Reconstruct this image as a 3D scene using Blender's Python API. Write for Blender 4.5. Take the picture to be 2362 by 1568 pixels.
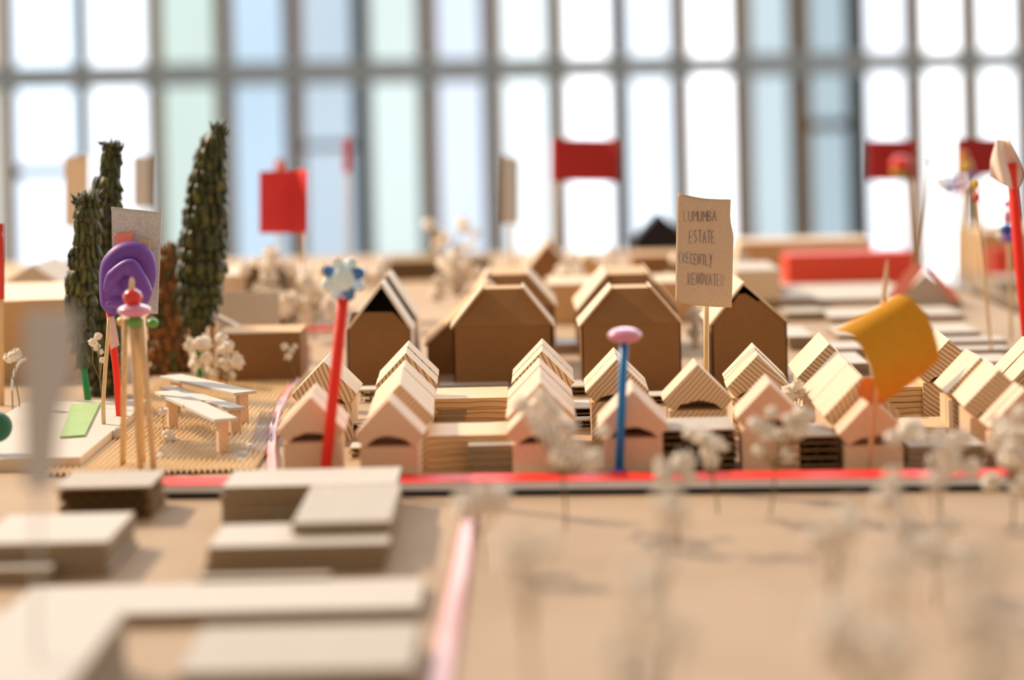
import bpy, math, random
from mathutils import Vector, Matrix, noise

for _o in list(bpy.data.objects):
    bpy.data.objects.remove(_o)
SC = bpy.context.scene
COL = SC.collection
PI = math.pi

# ------------------------------------------------------------------ camera
F = 5000.0            # focal length in pixels of the 2362 wide frame
H = 0.243             # eye above the model's base board
CX, CY, HY = 1181.0, 784.0, 230.0
ROLL = math.radians(1.3)
CR, SR = math.cos(ROLL), math.sin(ROLL)
cam_d = bpy.data.cameras.new('camera')
cam = bpy.data.objects.new('camera', cam_d)
COL.objects.link(cam)
cam_d.sensor_width = 36.0
cam_d.lens = F / 2362.0 * 36.0
cam_d.shift_y = -(CY - HY) / 2362.0
cam_d.clip_start = 0.02
cam_d.clip_end = 100
cam_d.dof.use_dof = True
cam_d.dof.focus_distance = 1.62
cam_d.dof.aperture_fstop = 3.2
cam.matrix_world = Matrix(((CR, SR, 0, 0), (0, 0, -1, 0), (-SR, CR, 0, H), (0, 0, 0, 1)))
SC.camera = cam

# ------------------------------------------------------------------ view, world, lights
SC.view_settings.view_transform = 'Standard'
SC.view_settings.look = 'None'
SC.view_settings.exposure = 0.12
SC.view_settings.gamma = 1.0
SC.view_settings.use_curve_mapping = False

W = bpy.data.worlds.new('room_and_sky')
SC.world = W
W.use_nodes = True
nt = W.node_tree
for n in list(nt.nodes): nt.nodes.remove(n)
out = nt.nodes.new('ShaderNodeOutputWorld')
bg = nt.nodes.new('ShaderNodeBackground')
tc = nt.nodes.new('ShaderNodeTexCoord')
sep = nt.nodes.new('ShaderNodeSeparateXYZ')
nt.links.new(tc.outputs['Generated'], sep.inputs[0])
# daylight beyond the window side (+y), dim warm hall on the camera's side
rampy = nt.nodes.new('ShaderNodeValToRGB')
mp = nt.nodes.new('ShaderNodeMapRange')
mp.inputs['From Min'].default_value = -1; mp.inputs['From Max'].default_value = 1
nt.links.new(sep.outputs['Y'], mp.inputs['Value'])
nt.links.new(mp.outputs[0], rampy.inputs[0])
rr = rampy.color_ramp
rr.elements[0].position = 0.0; rr.elements[0].color = (0.50, 0.38, 0.28, 1)
rr.elements[1].position = 1.0; rr.elements[1].color = (5.8, 6.0, 6.2, 1)
e = rr.elements.new(0.60); e.color = (0.34, 0.28, 0.23, 1)
e = rr.elements.new(0.90); e.color = (1.3, 1.4, 1.5, 1)
e = rr.elements.new(0.965); e.color = (5.6, 5.8, 6.0, 1)
nt.links.new(rampy.outputs[0], bg.inputs['Color'])
bg.inputs['Strength'].default_value = 1.0
nt.links.new(bg.outputs[0], out.inputs[0])

def spot(name, loc, aim, power, col, size, angle=100):
    d = bpy.data.lights.new(name, 'SPOT')
    d.energy = power; d.color = col; d.shadow_soft_size = size
    d.spot_size = math.radians(angle); d.spot_blend = 0.6
    o = bpy.data.objects.new(name, d); COL.objects.link(o)
    o.location = loc
    o.rotation_euler = (Vector(aim) - Vector(loc)).to_track_quat('-Z', 'Y').to_euler()
    return o
spot('ceiling_spotlight', (-2.25, 3.05, 2.0), (0, 1.7, 0), 520, (1.0, 0.79, 0.56), 0.05)
spot('ceiling_spotlight', (1.6, 2.2, 2.1), (0, 1.6, 0), 22, (1.0, 0.86, 0.72), 0.10)

# ------------------------------------------------------------------ projecting helpers
def hor(px): return HY - (px - CX) * SR / CR
def ray(px, py):
    X = (px - CX) / F; Y = (HY - py) / F
    return X * CR + Y * SR, -X * SR + Y * CR
def P(px, py, Y):
    a, b = ray(px, py)
    return Vector((a * Y, Y, H + b * Y))
def G(px, py, z=0.0):
    a, b = ray(px, py)
    Y = (H - z) / -b
    return Vector((a * Y, Y, z))
def YG(px, py): return G(px, py).y

# ------------------------------------------------------------------ materials
def newmat(name):
    m = bpy.data.materials.new(name); m.use_nodes = True
    t = m.node_tree
    b = t.nodes['Principled BSDF']
    return m, t, b
def coords(t, rnd=True, scale=(1, 1, 1), rot=(0, 0, 0)):
    c = t.nodes.new('ShaderNodeTexCoord')
    src = c.outputs['Object']
    if rnd:
        oi = t.nodes.new('ShaderNodeObjectInfo')
        mul = t.nodes.new('ShaderNodeMath'); mul.operation = 'MULTIPLY'; mul.inputs[1].default_value = 7.3
        t.links.new(oi.outputs['Random'], mul.inputs[0])
        ad = t.nodes.new('ShaderNodeVectorMath'); ad.operation = 'ADD'
        t.links.new(src, ad.inputs[0]); t.links.new(mul.outputs[0], ad.inputs[1])
        src = ad.outputs[0]
    m = t.nodes.new('ShaderNodeMapping')
    m.inputs['Scale'].default_value = scale; m.inputs['Rotation'].default_value = rot
    t.links.new(src, m.inputs[0])
    return m.outputs[0]
def ramp(t, fac, stops):
    r = t.nodes.new('ShaderNodeValToRGB')
    r.color_ramp.elements[0].position = stops[0][0]; r.color_ramp.elements[0].color = (*stops[0][1], 1)
    r.color_ramp.elements[1].position = stops[-1][0]; r.color_ramp.elements[1].color = (*stops[-1][1], 1)
    for p, c in stops[1:-1]:
        e = r.color_ramp.elements.new(p); e.color = (*c, 1)
    t.links.new(fac, r.inputs[0])
    return r.outputs[0]
def bump(t, b, h, strength, dist):
    n = t.nodes.new('ShaderNodeBump'); n.inputs['Strength'].default_value = strength
    n.inputs['Distance'].default_value = dist
    t.links.new(h, n.inputs['Height']); t.links.new(n.outputs[0], b.inputs['Normal'])
def mottled(name, c, var=0.12, scale=300, rough=0.8, spec=0.2, bmp=0.15, stretch=(1, 1, 1), big=0.0):
    m, t, b = newmat(name)
    v = coords(t, scale=stretch)
    n = t.nodes.new('ShaderNodeTexNoise'); n.inputs['Scale'].default_value = scale; n.inputs['Detail'].default_value = 4
    t.links.new(v, n.inputs['Vector'])
    lo = tuple(x * (1 - var) for x in c); hi = tuple(min(1, x * (1 + var)) for x in c)
    cc = ramp(t, n.outputs['Fac'], [(0.3, lo), (0.7, hi)])
    if big:
        n2 = t.nodes.new('ShaderNodeTexNoise'); n2.inputs['Scale'].default_value = scale / 25; n2.inputs['Detail'].default_value = 3
        t.links.new(v, n2.inputs['Vector'])
        mx = t.nodes.new('ShaderNodeMix'); mx.data_type = 'RGBA'; mx.blend_type = 'MULTIPLY'
        mx.inputs['Factor'].default_value = 1.0
        k = ramp(t, n2.outputs['Fac'], [(0.35, (1 - big, 1 - big, 1 - big)), (0.65, (1, 1, 1))])
        t.links.new(cc, mx.inputs['A']); t.links.new(k, mx.inputs['B'])
        cc = mx.outputs['Result']
    t.links.new(cc, b.inputs['Base Color'])
    b.inputs['Roughness'].default_value = rough
    b.inputs['Specular IOR Level'].default_value = spec
    if bmp: bump(t, b, n.outputs['Fac'], bmp, 0.0005)
    return m
def plain(name, c, rough=0.5, spec=0.4, metal=0.0, trans=0.0, alpha=None, coat=0.0):
    m, t, b = newmat(name)
    b.inputs['Base Color'].default_value = (*c, 1)
    b.inputs['Roughness'].default_value = rough
    b.inputs['Specular IOR Level'].default_value = spec
    b.inputs['Metallic'].default_value = metal
    b.inputs['Transmission Weight'].default_value = trans
    b.inputs['Coat Weight'].default_value = coat
    n = t.nodes.new('ShaderNodeTexNoise'); n.inputs['Scale'].default_value = 150
    t.links.new(coords(t), n.inputs['Vector'])
    bump(t, b, n.outputs['Fac'], 0.08, 0.0004)
    if alpha is not None: b.inputs['Alpha'].default_value = alpha
    return m
def wood(name, light, dark, angle, period=0.0034, band=0.6):
    """pale planed faces, growth-ring bands where the end grain faces +-y"""
    m, t, b = newmat(name)
    v = coords(t)
    # fine grain for the planed faces
    n = t.nodes.new('ShaderNodeTexNoise'); n.inputs['Scale'].default_value = 1.0; n.inputs['Detail'].default_value = 5
    v2 = coords(t, scale=(60, 420, 60))
    t.links.new(v2, n.inputs['Vector'])
    face = ramp(t, n.outputs['Fac'], [(0.3, tuple(x * .88 for x in light)), (0.6, light), (0.8, tuple(min(1, x * 1.06) for x in light))])
    w = t.nodes.new('ShaderNodeTexWave'); w.wave_type = 'BANDS'; w.bands_direction = 'X'
    w.inputs['Scale'].default_value = 0.314 / period; w.inputs['Distortion'].default_value = 4.0
    w.inputs['Detail'].default_value = 2; w.inputs['Detail Scale'].default_value = 0.35
    v3 = coords(t, rot=(0, angle, 0))
    t.links.new(v3, w.inputs['Vector'])
    mid = tuple(l * (1 - band * .3) for l in light)
    endc = ramp(t, w.outputs['Fac'], [(0.0, dark), (0.25, mid), (0.6, light), (1.0, tuple(x * .93 for x in light))])
    ge = t.nodes.new('ShaderNodeNewGeometry')
    vt = t.nodes.new('ShaderNodeVectorTransform'); vt.vector_type = 'NORMAL'; vt.convert_from = 'WORLD'; vt.convert_to = 'OBJECT'
    t.links.new(ge.outputs['Normal'], vt.inputs[0])
    sp = t.nodes.new('ShaderNodeSeparateXYZ'); t.links.new(vt.outputs[0], sp.inputs[0])
    ab = t.nodes.new('ShaderNodeMath'); ab.operation = 'ABSOLUTE'; t.links.new(sp.outputs['Y'], ab.inputs[0])
    gt = t.nodes.new('ShaderNodeMath'); gt.operation = 'GREATER_THAN'; gt.inputs[1].default_value = 0.8
    t.links.new(ab.outputs[0], gt.inputs[0])
    mx = t.nodes.new('ShaderNodeMix'); mx.data_type = 'RGBA'
    t.links.new(gt.outputs[0], mx.inputs['Factor']); t.links.new(face, mx.inputs['A']); t.links.new(endc, mx.inputs['B'])
    t.links.new(mx.outputs['Result'], b.inputs['Base Color'])
    b.inputs['Roughness'].default_value = 0.6; b.inputs['Specular IOR Level'].default_value = 0.25
    bump(t, b, n.outputs['Fac'], 0.15, 0.0004)
    return m

M = {}
PW = (0.83, 0.64, 0.43)
M['pine0'] = wood('pine_steep_rings', PW, (0.32, 0.17, 0.09), 0.35)
M['pine1'] = wood('pine_slanting_rings', PW, (0.36, 0.20, 0.11), -0.75, 0.0028)
M['pine2'] = wood('pine_plain_end', (0.86, 0.62, 0.43), (0.78, 0.54, 0.36), 0.6, 0.006, 0.08)
M['pine3'] = wood('pine_left_rings', PW, (0.34, 0.18, 0.10), 0.9, 0.0030)
M['lam'] = wood('pine_flat_layers', (0.80, 0.56, 0.31), (0.48, 0.27, 0.11), PI / 2, 0.0040, 0.5)
M['skewer'] = mottled('bamboo', (0.78, 0.56, 0.32), 0.12, 60, 0.5, 0.3, 0.05, (8, 8, 1))
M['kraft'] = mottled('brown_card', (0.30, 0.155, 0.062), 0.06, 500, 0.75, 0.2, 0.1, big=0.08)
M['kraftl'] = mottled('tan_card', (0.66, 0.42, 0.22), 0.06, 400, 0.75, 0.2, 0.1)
M['cream'] = mottled('cream_card', (0.80, 0.66, 0.50), 0.05, 300, 0.8, 0.2, 0.1)
M['palecard'] = mottled('pale_card', (0.84, 0.79, 0.72), 0.04, 300, 0.8, 0.2, 0.08)  # card paled to hold the window light on the roof slope
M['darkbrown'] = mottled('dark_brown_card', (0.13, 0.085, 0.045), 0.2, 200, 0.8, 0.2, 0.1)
M['grey'] = mottled('grey_board', (0.57, 0.52, 0.465), 0.10, 450, 0.85, 0.15, 0.2)
M['greyl'] = mottled('pale_grey_board', (0.68, 0.63, 0.58), 0.07, 450, 0.85, 0.15, 0.15)
M['edge'] = mottled('board_edge', (0.34, 0.26, 0.17), 0.25, 500, 0.9, 0.1, 0.3, (1, 1, 6))
M['flute'] = mottled('flute_paper', (0.36, 0.23, 0.11), 0.12, 300, 0.85, 0.15, 0.1)
M['liner'] = mottled('liner_paper', (0.62, 0.47, 0.31), 0.08, 300, 0.8, 0.2, 0.1)
M['ground'] = mottled('base_board_card', (0.53, 0.385, 0.26), 0.05, 260, 0.8, 0.2, 0.1, big=0.13)
M['ribbed'] = mottled('ribbed_paper', (0.80, 0.58, 0.32), 0.06, 200, 0.7, 0.2, 0.1)
M['white'] = mottled('white_board', (0.85, 0.89, 0.97), 0.03, 300, 0.6, 0.3, 0.05)
M['navy'] = plain('navy_card', (0.012, 0.018, 0.035), 0.7, 0.2)
M['red'] = plain('red_tape', (0.95, 0.05, 0.032), 0.6, 0.2)
M['redcard'] = mottled('red_card', (0.72, 0.060, 0.065), 0.06, 300, 0.7, 0.2, 0.05)
M['redflag'] = mottled('dark_red_paper', (0.42, 0.03, 0.03), 0.06, 200, 0.7, 0.2, 0.05)
M['redbox'] = plain('bright_red_card', (0.82, 0.09, 0.05), 0.6, 0.3)
M['salmon'] = plain('salmon_paper', (0.95, 0.30, 0.23), 0.5, 0.3)
M['pinkfilm'] = plain('pink_film', (0.76, 0.31, 0.27), 0.42, 0.45)
M['yellow'] = mottled('mustard_paper', (0.76, 0.36, 0.03), 0.05, 250, 0.75, 0.15, 0.08, big=0.08)
M['orange'] = plain('orange_tape', (0.66, 0.22, 0.04), 0.4, 0.4)
M['signcard'] = mottled('sign_card', (0.66, 0.52, 0.39), 0.05, 500, 0.8, 0.15, 0.1)
M['greycard'] = mottled('mottled_grey_card', (0.58, 0.59, 0.61), 0.14, 550, 0.8, 0.2, 0.2)
M['ink'] = plain('blue_grey_ink', (0.26, 0.25, 0.30), 0.6, 0.2)
M['blue'] = plain('blue_straw', (0.0, 0.22, 0.62), 0.35, 0.5)
M['pinkbead'] = plain('pink_bead', (0.74, 0.30, 0.48), 0.25, 0.5, coat=0.3)
M['purplebead'] = plain('purple_bead', (0.22, 0.10, 0.50), 0.3, 0.5)
M['redbead'] = plain('red_bead', (0.72, 0.03, 0.02), 0.2, 0.5, coat=0.4)
M['bluebead'] = plain('blue_bead', (0.02, 0.07, 0.42), 0.25, 0.5)
M['yellowbead'] = plain('yellow_bead', (0.72, 0.45, 0.01), 0.2, 0.6, coat=0.4)
M['greenbead'] = plain('green_bead', (0.12, 0.36, 0.05), 0.3, 0.5)
M['clay'] = plain('purple_clay', (0.17, 0.065, 0.40), 0.5, 0.35)
M['greenstick'] = plain('green_straw', (0.01, 0.28, 0.07), 0.35, 0.4)
M['greenpaper'] = mottled('green_paper', (0.40, 0.58, 0.27), 0.05, 200, 0.8, 0.2, 0.05)
M['darkgreen'] = plain('dark_green_ball', (0.03, 0.16, 0.09), 0.6, 0.3)
M['husk'] = mottled('dark_green_husk', (0.040, 0.050, 0.010), 0.8, 110, 0.40, 0.5, 0.4)
M['husklight'] = mottled('olive_husk', (0.085, 0.085, 0.018), 0.6, 120, 0.4, 0.5, 0.4)
M['husk_b'] = mottled('amber_husk', (0.24, 0.10, 0.02), 0.55, 150, 0.35, 0.5, 0.4)
M['petal'] = mottled('dry_white_petals', (0.90, 0.84, 0.76), 0.08, 500, 0.85, 0.15, 0.2)
M['stem'] = plain('dry_stem', (0.24, 0.18, 0.08), 0.7, 0.2)
M['silver'] = plain('silver_blue_foil', (0.76, 0.93, 1.0), 0.2, 0.9, metal=0.1, coat=0.6)
M['bluefoil'] = plain('deep_blue_foil', (0.08, 0.22, 0.50), 0.15, 0.8, metal=0.7)
M['bench'] = mottled('bench_board', (0.66, 0.62, 0.57), 0.05, 400, 0.8, 0.2, 0.08)
M['stone'] = mottled('white_stone', (0.66, 0.62, 0.57), 0.08, 200, 0.6, 0.3, 0.2)
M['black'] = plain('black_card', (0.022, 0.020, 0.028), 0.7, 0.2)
M['floor'] = mottled('floor_screed', (0.50, 0.54, 0.55), 0.04, 8, 0.35, 0.4, 0.02)
M['mullion'] = mottled('mullion_timber', (0.42, 0.27, 0.12), 0.12, 20, 0.55, 0.3, 0.05, (6, 6, 1))
M['mullion_grey'] = mottled('sash_metal', (0.17, 0.19, 0.20), 0.06, 20, 0.5, 0.4, 0.02)
M['rail'] = mottled('painted_rail', (0.50, 0.60, 0.68), 0.05, 12, 0.5, 0.35, 0.02)
M['table'] = mottled('table_timber', (0.45, 0.34, 0.24), 0.1, 20, 0.6, 0.3, 0.05)
M['whitecrumple'] = mottled('crumpled_pink_paper', (0.96, 0.80, 0.73), 0.06, 60, 0.8, 0.2, 0.3)
M['tape'] = plain('clear_tape', (0.85, 0.70, 0.74), 0.1, 0.6, alpha=0.55)
M['netting'] = plain('clear_film', (0.34, 0.31, 0.27), 0.12, 0.7, alpha=0.45)  # bench shade put into the colour of a see-through sheet

def glassmat(i, tint):
    m = bpy.data.materials.new('tinted_glass'); m.use_nodes = True
    t = m.node_tree
    for n in list(t.nodes): t.nodes.remove(n)
    o = t.nodes.new('ShaderNodeOutputMaterial')
    tr = t.nodes.new('ShaderNodeBsdfTransparent'); gl = t.nodes.new('ShaderNodeBsdfGlossy')
    gl.inputs['Roughness'].default_value = 0.15
    n = t.nodes.new('ShaderNodeTexNoise'); n.inputs['Scale'].default_value = 1.2
    c = t.nodes.new('ShaderNodeTexCoord'); mpn = t.nodes.new('ShaderNodeMapping'); mpn.inputs['Scale'].default_value = (1, 1, 0.5)
    mpn.inputs['Location'].default_value = (i * 3.1, 0, i)
    t.links.new(c.outputs['Object'], mpn.inputs[0]); t.links.new(mpn.outputs[0], n.inputs['Vector'])
    col = ramp(t, n.outputs['Fac'], [(0.3, tuple(x * .93 for x in tint)), (0.7, tint)])
    t.links.new(col, tr.inputs['Color'])
    mx = t.nodes.new('ShaderNodeMixShader'); mx.inputs[0].default_value = 0.04
    t.links.new(tr.outputs[0], mx.inputs[1]); t.links.new(gl.outputs[0], mx.inputs[2]); t.links.new(mx.outputs[0], o.inputs[0])
    return m

# ------------------------------------------------------------------ mesh helpers
class MB:
    def __init__(s): s.v = []; s.f = []; s.mi = []
    def add(s, vs, fs, mi=0):
        o = len(s.v); s.v += [tuple(v) for v in vs]
        for f in fs: s.f.append([i + o for i in f]); s.mi.append(mi)
        return s
    def box(s, x0, x1, y0, y1, z0, z1, mi=0, mtop=None):
        vs = [(x0, y0, z0), (x1, y0, z0), (x1, y1, z0), (x0, y1, z0), (x0, y0, z1), (x1, y0, z1), (x1, y1, z1), (x0, y1, z1)]
        s.add(vs, [(0, 3, 2, 1), (0, 1, 5, 4), (1, 2, 6, 5), (2, 3, 7, 6), (3, 0, 4, 7)], mi)
        o = len(s.v) - 8
        s.f.append([o + 4, o + 5, o + 6, o + 7]); s.mi.append(mi if mtop is None else mtop)
        return s
    def prism(s, poly, y0, y1, mi=0):
        """poly: (x, z) counter-clockwise seen from the camera"""
        n = len(poly)
        vs = [(x, y0, z) for x, z in poly] + [(x, y1, z) for x, z in poly]
        fs = [tuple(range(n)), tuple(range(2 * n - 1, n - 1, -1))]
        fs += [(i, i + n, (i + 1) % n + n, (i + 1) % n) for i in range(n)]
        return s.add(vs, fs, mi)
    def slabpoly(s, pts, z0, z1, mi=0, mtop=None):
        """pts: xy ccw from above"""
        n = len(pts)
        vs = [(p[0], p[1], z0) for p in pts] + [(p[0], p[1], z1) for p in pts]
        s.add(vs, [tuple(range(n - 1, -1, -1))] + [(i, (i + 1) % n, (i + 1) % n + n, i + n) for i in range(n)], mi)
        o = len(s.v) - 2 * n
        s.f.append([o + n + i for i in range(n)]); s.mi.append(mi if mtop is None else mtop)
        return s
    def tube(s, pts, r, n=10, mi=0, rs=None, cap=True):
        pts = [Vector(p) for p in pts]
        rs = rs or [r] * len(pts)
        o = len(s.v); up = Vector((0.13, 0.97, 0.21)).normalized()
        prev = None
        for i, p in enumerate(pts):
            d = (pts[min(i + 1, len(pts) - 1)] - pts[max(i - 1, 0)]).normalized()
            if prev is None:
                a = d.cross(up)
                if a.length < 1e-3: a = d.cross(Vector((1, 0, 0)))
                a.normalize()
            else:
                a = (prev - d * prev.dot(d)).normalized()
            prev = a
            b = d.cross(a)
            for k in range(n):
                t = 2 * PI * k / n
                s.v.append(tuple(p + (a * math.cos(t) + b * math.sin(t)) * rs[i]))
        for i in range(len(pts) - 1):
            for k in range(n):
                s.f.append([o + i * n + k, o + i * n + (k + 1) % n, o + (i + 1) * n + (k + 1) % n, o + (i + 1) * n + k]); s.mi.append(mi)
        if cap:
            s.f.append([o + k for k in range(n)][::-1]); s.mi.append(mi)
            m_ = o + (len(pts) - 1) * n
            s.f.append([m_ + k for k in range(n)]); s.mi.append(mi)
        return s
    def ball(s, c, r, nu=16, nv=10, mi=0, fn=None):
        rx, ry, rz = r if hasattr(r, '__len__') else (r, r, r)
        o = len(s.v)
        def pt(i, j):
            th = PI * j / nv; ph = 2 * PI * i / nu
            d = Vector((math.sin(th) * math.cos(ph), math.sin(th) * math.sin(ph), math.cos(th)))
            k = fn(d) if fn else 1
            return (c[0] + rx * d.x * k, c[1] + ry * d.y * k, c[2] + rz * d.z * k)
        s.v.append(pt(0, 0))
        for j in range(1, nv):
            for i in range(nu): s.v.append(pt(i, j))
        s.v.append(pt(0, nv))
        for i in range(nu):
            s.f.append([o, o + 1 + i, o + 1 + (i + 1) % nu]); s.mi.append(mi)
            for j in range(nv - 2):
                a = o + 1 + j * nu
                s.f.append([a + i, a + nu + i, a + nu + (i + 1) % nu, a + (i + 1) % nu]); s.mi.append(mi)
            a = o + 1 + (nv - 2) * nu
            s.f.append([a + i, o + 1 + (nv - 1) * nu, a + (i + 1) % nu]); s.mi.append(mi)
        return s

def obj(name, mb, mats, parent=None, smooth=False, bevel=0, solid=0, local=False, label=None):
    """ONE mesh object; given in world coordinates, re-based to its parent or its own foot"""
    if not isinstance(mats, (list, tuple)): mats = [mats]
    vs = mb.v
    if parent is not None:
        off = Vector((0, 0, 0)) if local else parent.location.copy()
        loc = Vector((0, 0, 0))
    else:
        xs = [v[0] for v in vs]; ys = [v[1] for v in vs]; zs = [v[2] for v in vs]
        off = Vector(((min(xs) + max(xs)) / 2, (min(ys) + max(ys)) / 2, min(zs))); loc = off
    me = bpy.data.meshes.new(name)
    me.from_pydata([(v[0] - off.x, v[1] - off.y, v[2] - off.z) for v in vs], [], mb.f)
    for m in mats: me.materials.append(M[m] if isinstance(m, str) else m)
    if len(mats) > 1: me.polygons.foreach_set('material_index', mb.mi)
    if smooth: me.polygons.foreach_set('use_smooth', [True] * len(me.polygons))
    me.update()
    o = bpy.data.objects.new(name, me); COL.objects.link(o)
    o.location = loc
    if parent is not None: o.parent = parent
    if solid:
        k = o.modifiers.new('thickness', 'SOLIDIFY'); k.thickness = solid; k.offset = 0
    if bevel:
        k = o.modifiers.new('bevel', 'BEVEL'); k.width = bevel; k.segments = 2; k.limit_method = 'ANGLE'
    if label: o['label'] = label
    return o
def tag(o, label, cat, group=None, kind=None):
    o['label'] = label; o['category'] = cat
    if group: o['group'] = group
    if kind: o['kind'] = kind
    return o
def thing(name, label, cat, loc, group=None, rz=0):
    o = bpy.data.objects.new(name, None); COL.objects.link(o)
    o.empty_display_size = 0.01
    o.location = loc; o.rotation_euler = (0, 0, rz)
    return tag(o, label, cat, group)
def struct(name, mb, mats):
    o = obj(name, mb, mats); o['kind'] = 'structure'; return o

# ------------------------------------------------------------------ the room
FZ = -0.75
struct('floor', MB().box(-6, 7, -2, 11.5, FZ - 0.1, FZ), 'floor')
WA, WB, WD, WC = -0.232193, 0.03184029, 0.01074863, 7.796317
WPH = math.atan2(WD, WB)
wu = Vector((math.cos(WPH), math.sin(WPH), 0)); wn = Vector((-wu.y, wu.x, 0))
def wallpt(k, off=0): return Vector((WC * (WA + WB * k), WC * (1 + WD * k), 0)) + wn * off
ZT = 1.55
def wbox(mb, k0, k1, da, db, o0, o1, z0, z1):
    a = wallpt(k0) + wu * da; b = wallpt(k1) + wu * db
    p = [a + wn * o0, b + wn * o0, b + wn * o1, a + wn * o1]
    return mb.slabpoly(p, z0, z1)
tints = {-1: (.17, .16, .14), 0: (.30, .34, .38), 1: (.36, .38, .40), 2: (.135, .160, .145), 3: (.115, .145, .170), 4: (.112, .132, .148),
         5: (.155, .175, .168), 6: (.165, .180, .200), 7: (.26, .28, .285), 8: (.46, .46, .47), 9: (.28, .30, .32), 10: (.55, .55, .55),
         11: (.122, .143, .150), 12: (.092, .113, .122), 13: (.34, .35, .37), 14: (.55, .55, .55), 15: (.48, .49, .50), 16: (.5, .5, .5)}
n_t = 0
for k in range(-2, 20):
    grey = k in (1, 5, 9, 13)
    n_t += 1
    mb = wbox(MB(), k, k, -0.024, 0.024, -0.05, 0.05, FZ, ZT)
    struct('trim_%d' % n_t, mb, 'mullion_grey' if grey else 'mullion')
n_w = 0
RZ0 = {}
rail_z = P(1181, 160, wallpt(7).y).z
for k in range(-2, 19):
    t_ = tints.get(k + 0, (.9, .96, 1))
    gm = glassmat(k, tuple(c ** .5 for c in t_))   # two faces, so the square root
    for z0, z1 in ((FZ + 0.04, rail_z - 0.04), (rail_z + 0.04, ZT - 0.02)):
        n_w += 1
        mb = wbox(MB(), k, k + 1, 0.024, -0.024, 0.0, 0.012, z0, z1)
        struct('window_%d' % n_w, mb, gm)
    for kk, py, hh in ((0, 395, 0.020), (4, 336, 0.012), (12, 288, 0.020)):
        if k == kk:
            n_t += 1
            a = wallpt(k + .5); zc = P(1181 + F * a.x / a.y, py, a.y).z
            struct('trim_%d' % n_t, wbox(MB(), k, k + 1, 0.024, -0.024, -0.03, 0.0, zc - hh, zc + hh), 'mullion_grey')
n_t += 1
struct('trim_%d' % n_t, wbox(MB(), -2, 19, 0, 0, -0.11, -0.05, rail_z - 0.042, rail_z + 0.042), 'rail')

# ------------------------------------------------------------------ the tables and the base board
def table(name, label, x0, x1, y0, y1, top, parts_mat='table'):
    t = thing(name, label, 'table', ((x0 + x1) / 2, (y0 + y1) / 2, FZ))
    obj('table_top', MB().box(x0, x1, y0, y1, top - 0.03, top), parts_mat, t, bevel=0.002)
    for lx in (x0 + .06, x1 - .06):
        for ly in (y0 + .06, y1 - .06):
            obj('leg', MB().box(lx - .025, lx + .025, ly - .025, ly + .025, FZ, top - 0.03), parts_mat, t)
    return t
table('exhibition_table', 'wide timber table under the tan base board of the model town', -1.3, 0.54, 0.35, 3.5, -0.006)
base = MB().slabpoly([(-1.3, 0.35), (0.54, 0.35), (0.54, 3.45), (-1.3, 3.45)], -0.006, 0.0)
tag(obj('base_board', base, 'ground'), 'flat tan cardboard base board spread under the whole model town', 'board')

# ribbed paper under the benches
mb = MB(); xs0, xs1, ys0, ys1 = -0.315, -0.176, 1.435, 1.955
nx = 35 * 6
vs = []
for j, y in enumerate((ys0, 1.6, 1.78, ys1)):
    for i in range(nx + 1):
        x = xs0 + (xs1 - xs0) * i / nx
        vs.append((x, y, 0.0020 + 0.0016 * math.sin(2 * PI * i / 6)))
fs = [(j * (nx + 1) + i, j * (nx + 1) + i + 1, (j + 1) * (nx + 1) + i + 1, (j + 1) * (nx + 1) + i) for j in range(3) for i in range(nx)]
mb.add(vs, fs)
tag(obj('ribbed_paper', mb, 'ribbed', smooth=True), 'yellowish ribbed corrugated paper sheet lying under the grey benches', 'paper')

# ------------------------------------------------------------------ stacked board blocks
rnd = random.Random(5)
def layers(mb, x0, x1, y0, y1, z0, h, style, seed=0):
    r = random.Random(seed)
    if style == 'corr':
        n = max(1, round(h / 0.0046)); lh = h / n
        for k in range(n):
            za = z0 + k * lh; j = r.uniform(-.0008, .0008); jx = r.uniform(-.001, .001)
            tk = .24 if k == n - 1 else .13
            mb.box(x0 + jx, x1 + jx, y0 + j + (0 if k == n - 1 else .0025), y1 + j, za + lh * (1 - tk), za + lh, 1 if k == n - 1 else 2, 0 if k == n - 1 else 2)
            # fluted sheet between the liners, seen at the cut edge
            per = 0.0085; m_ = max(6, int((x1 - x0) / per * 8)); vs = []; ph = r.uniform(0, 6)
            for yy in (y0 + .0035 + abs(j), y1 - .001 - abs(j)):
                for i in range(m_ + 1):
                    x = x0 + .001 + (x1 - x0 - .002) * i / m_
                    vs.append((x, yy, za + lh * .44 + lh * .38 * math.sin(2 * PI * (x - x0) / per + ph)))
            mb.add(vs, [(i, i + 1, m_ + 2 + i, m_ + 1 + i) for i in range(m_)], 2)
        mb.box(x0, x1, y0, y1, z0, z0 + .0009, 1)
    elif style == 'grey':
        n = max(1, round(h / 0.0045)); lh = h / n
        for k in range(n):
            j = r.uniform(-.0010, .0010); jx = r.uniform(-.0012, .0012)
            mb.box(x0 + jx, x1 + jx, y0 + j, y1 + j, z0 + k * lh, z0 + (k + 1) * lh - (.0005 if k < n - 1 else 0), 1, 0)
    elif style == 'wood':
        n = max(1, round(h / 0.011)); lh = h / n
        for k in range(n):
            j = r.uniform(-.0006, .0006)
            mb.box(x0, x1, y0 + j, y1, z0 + k * lh, z0 + (k + 1) * lh - (.0004 if k < n - 1 else 0), 0)
    else:
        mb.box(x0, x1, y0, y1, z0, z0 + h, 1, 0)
    return mb
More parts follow.
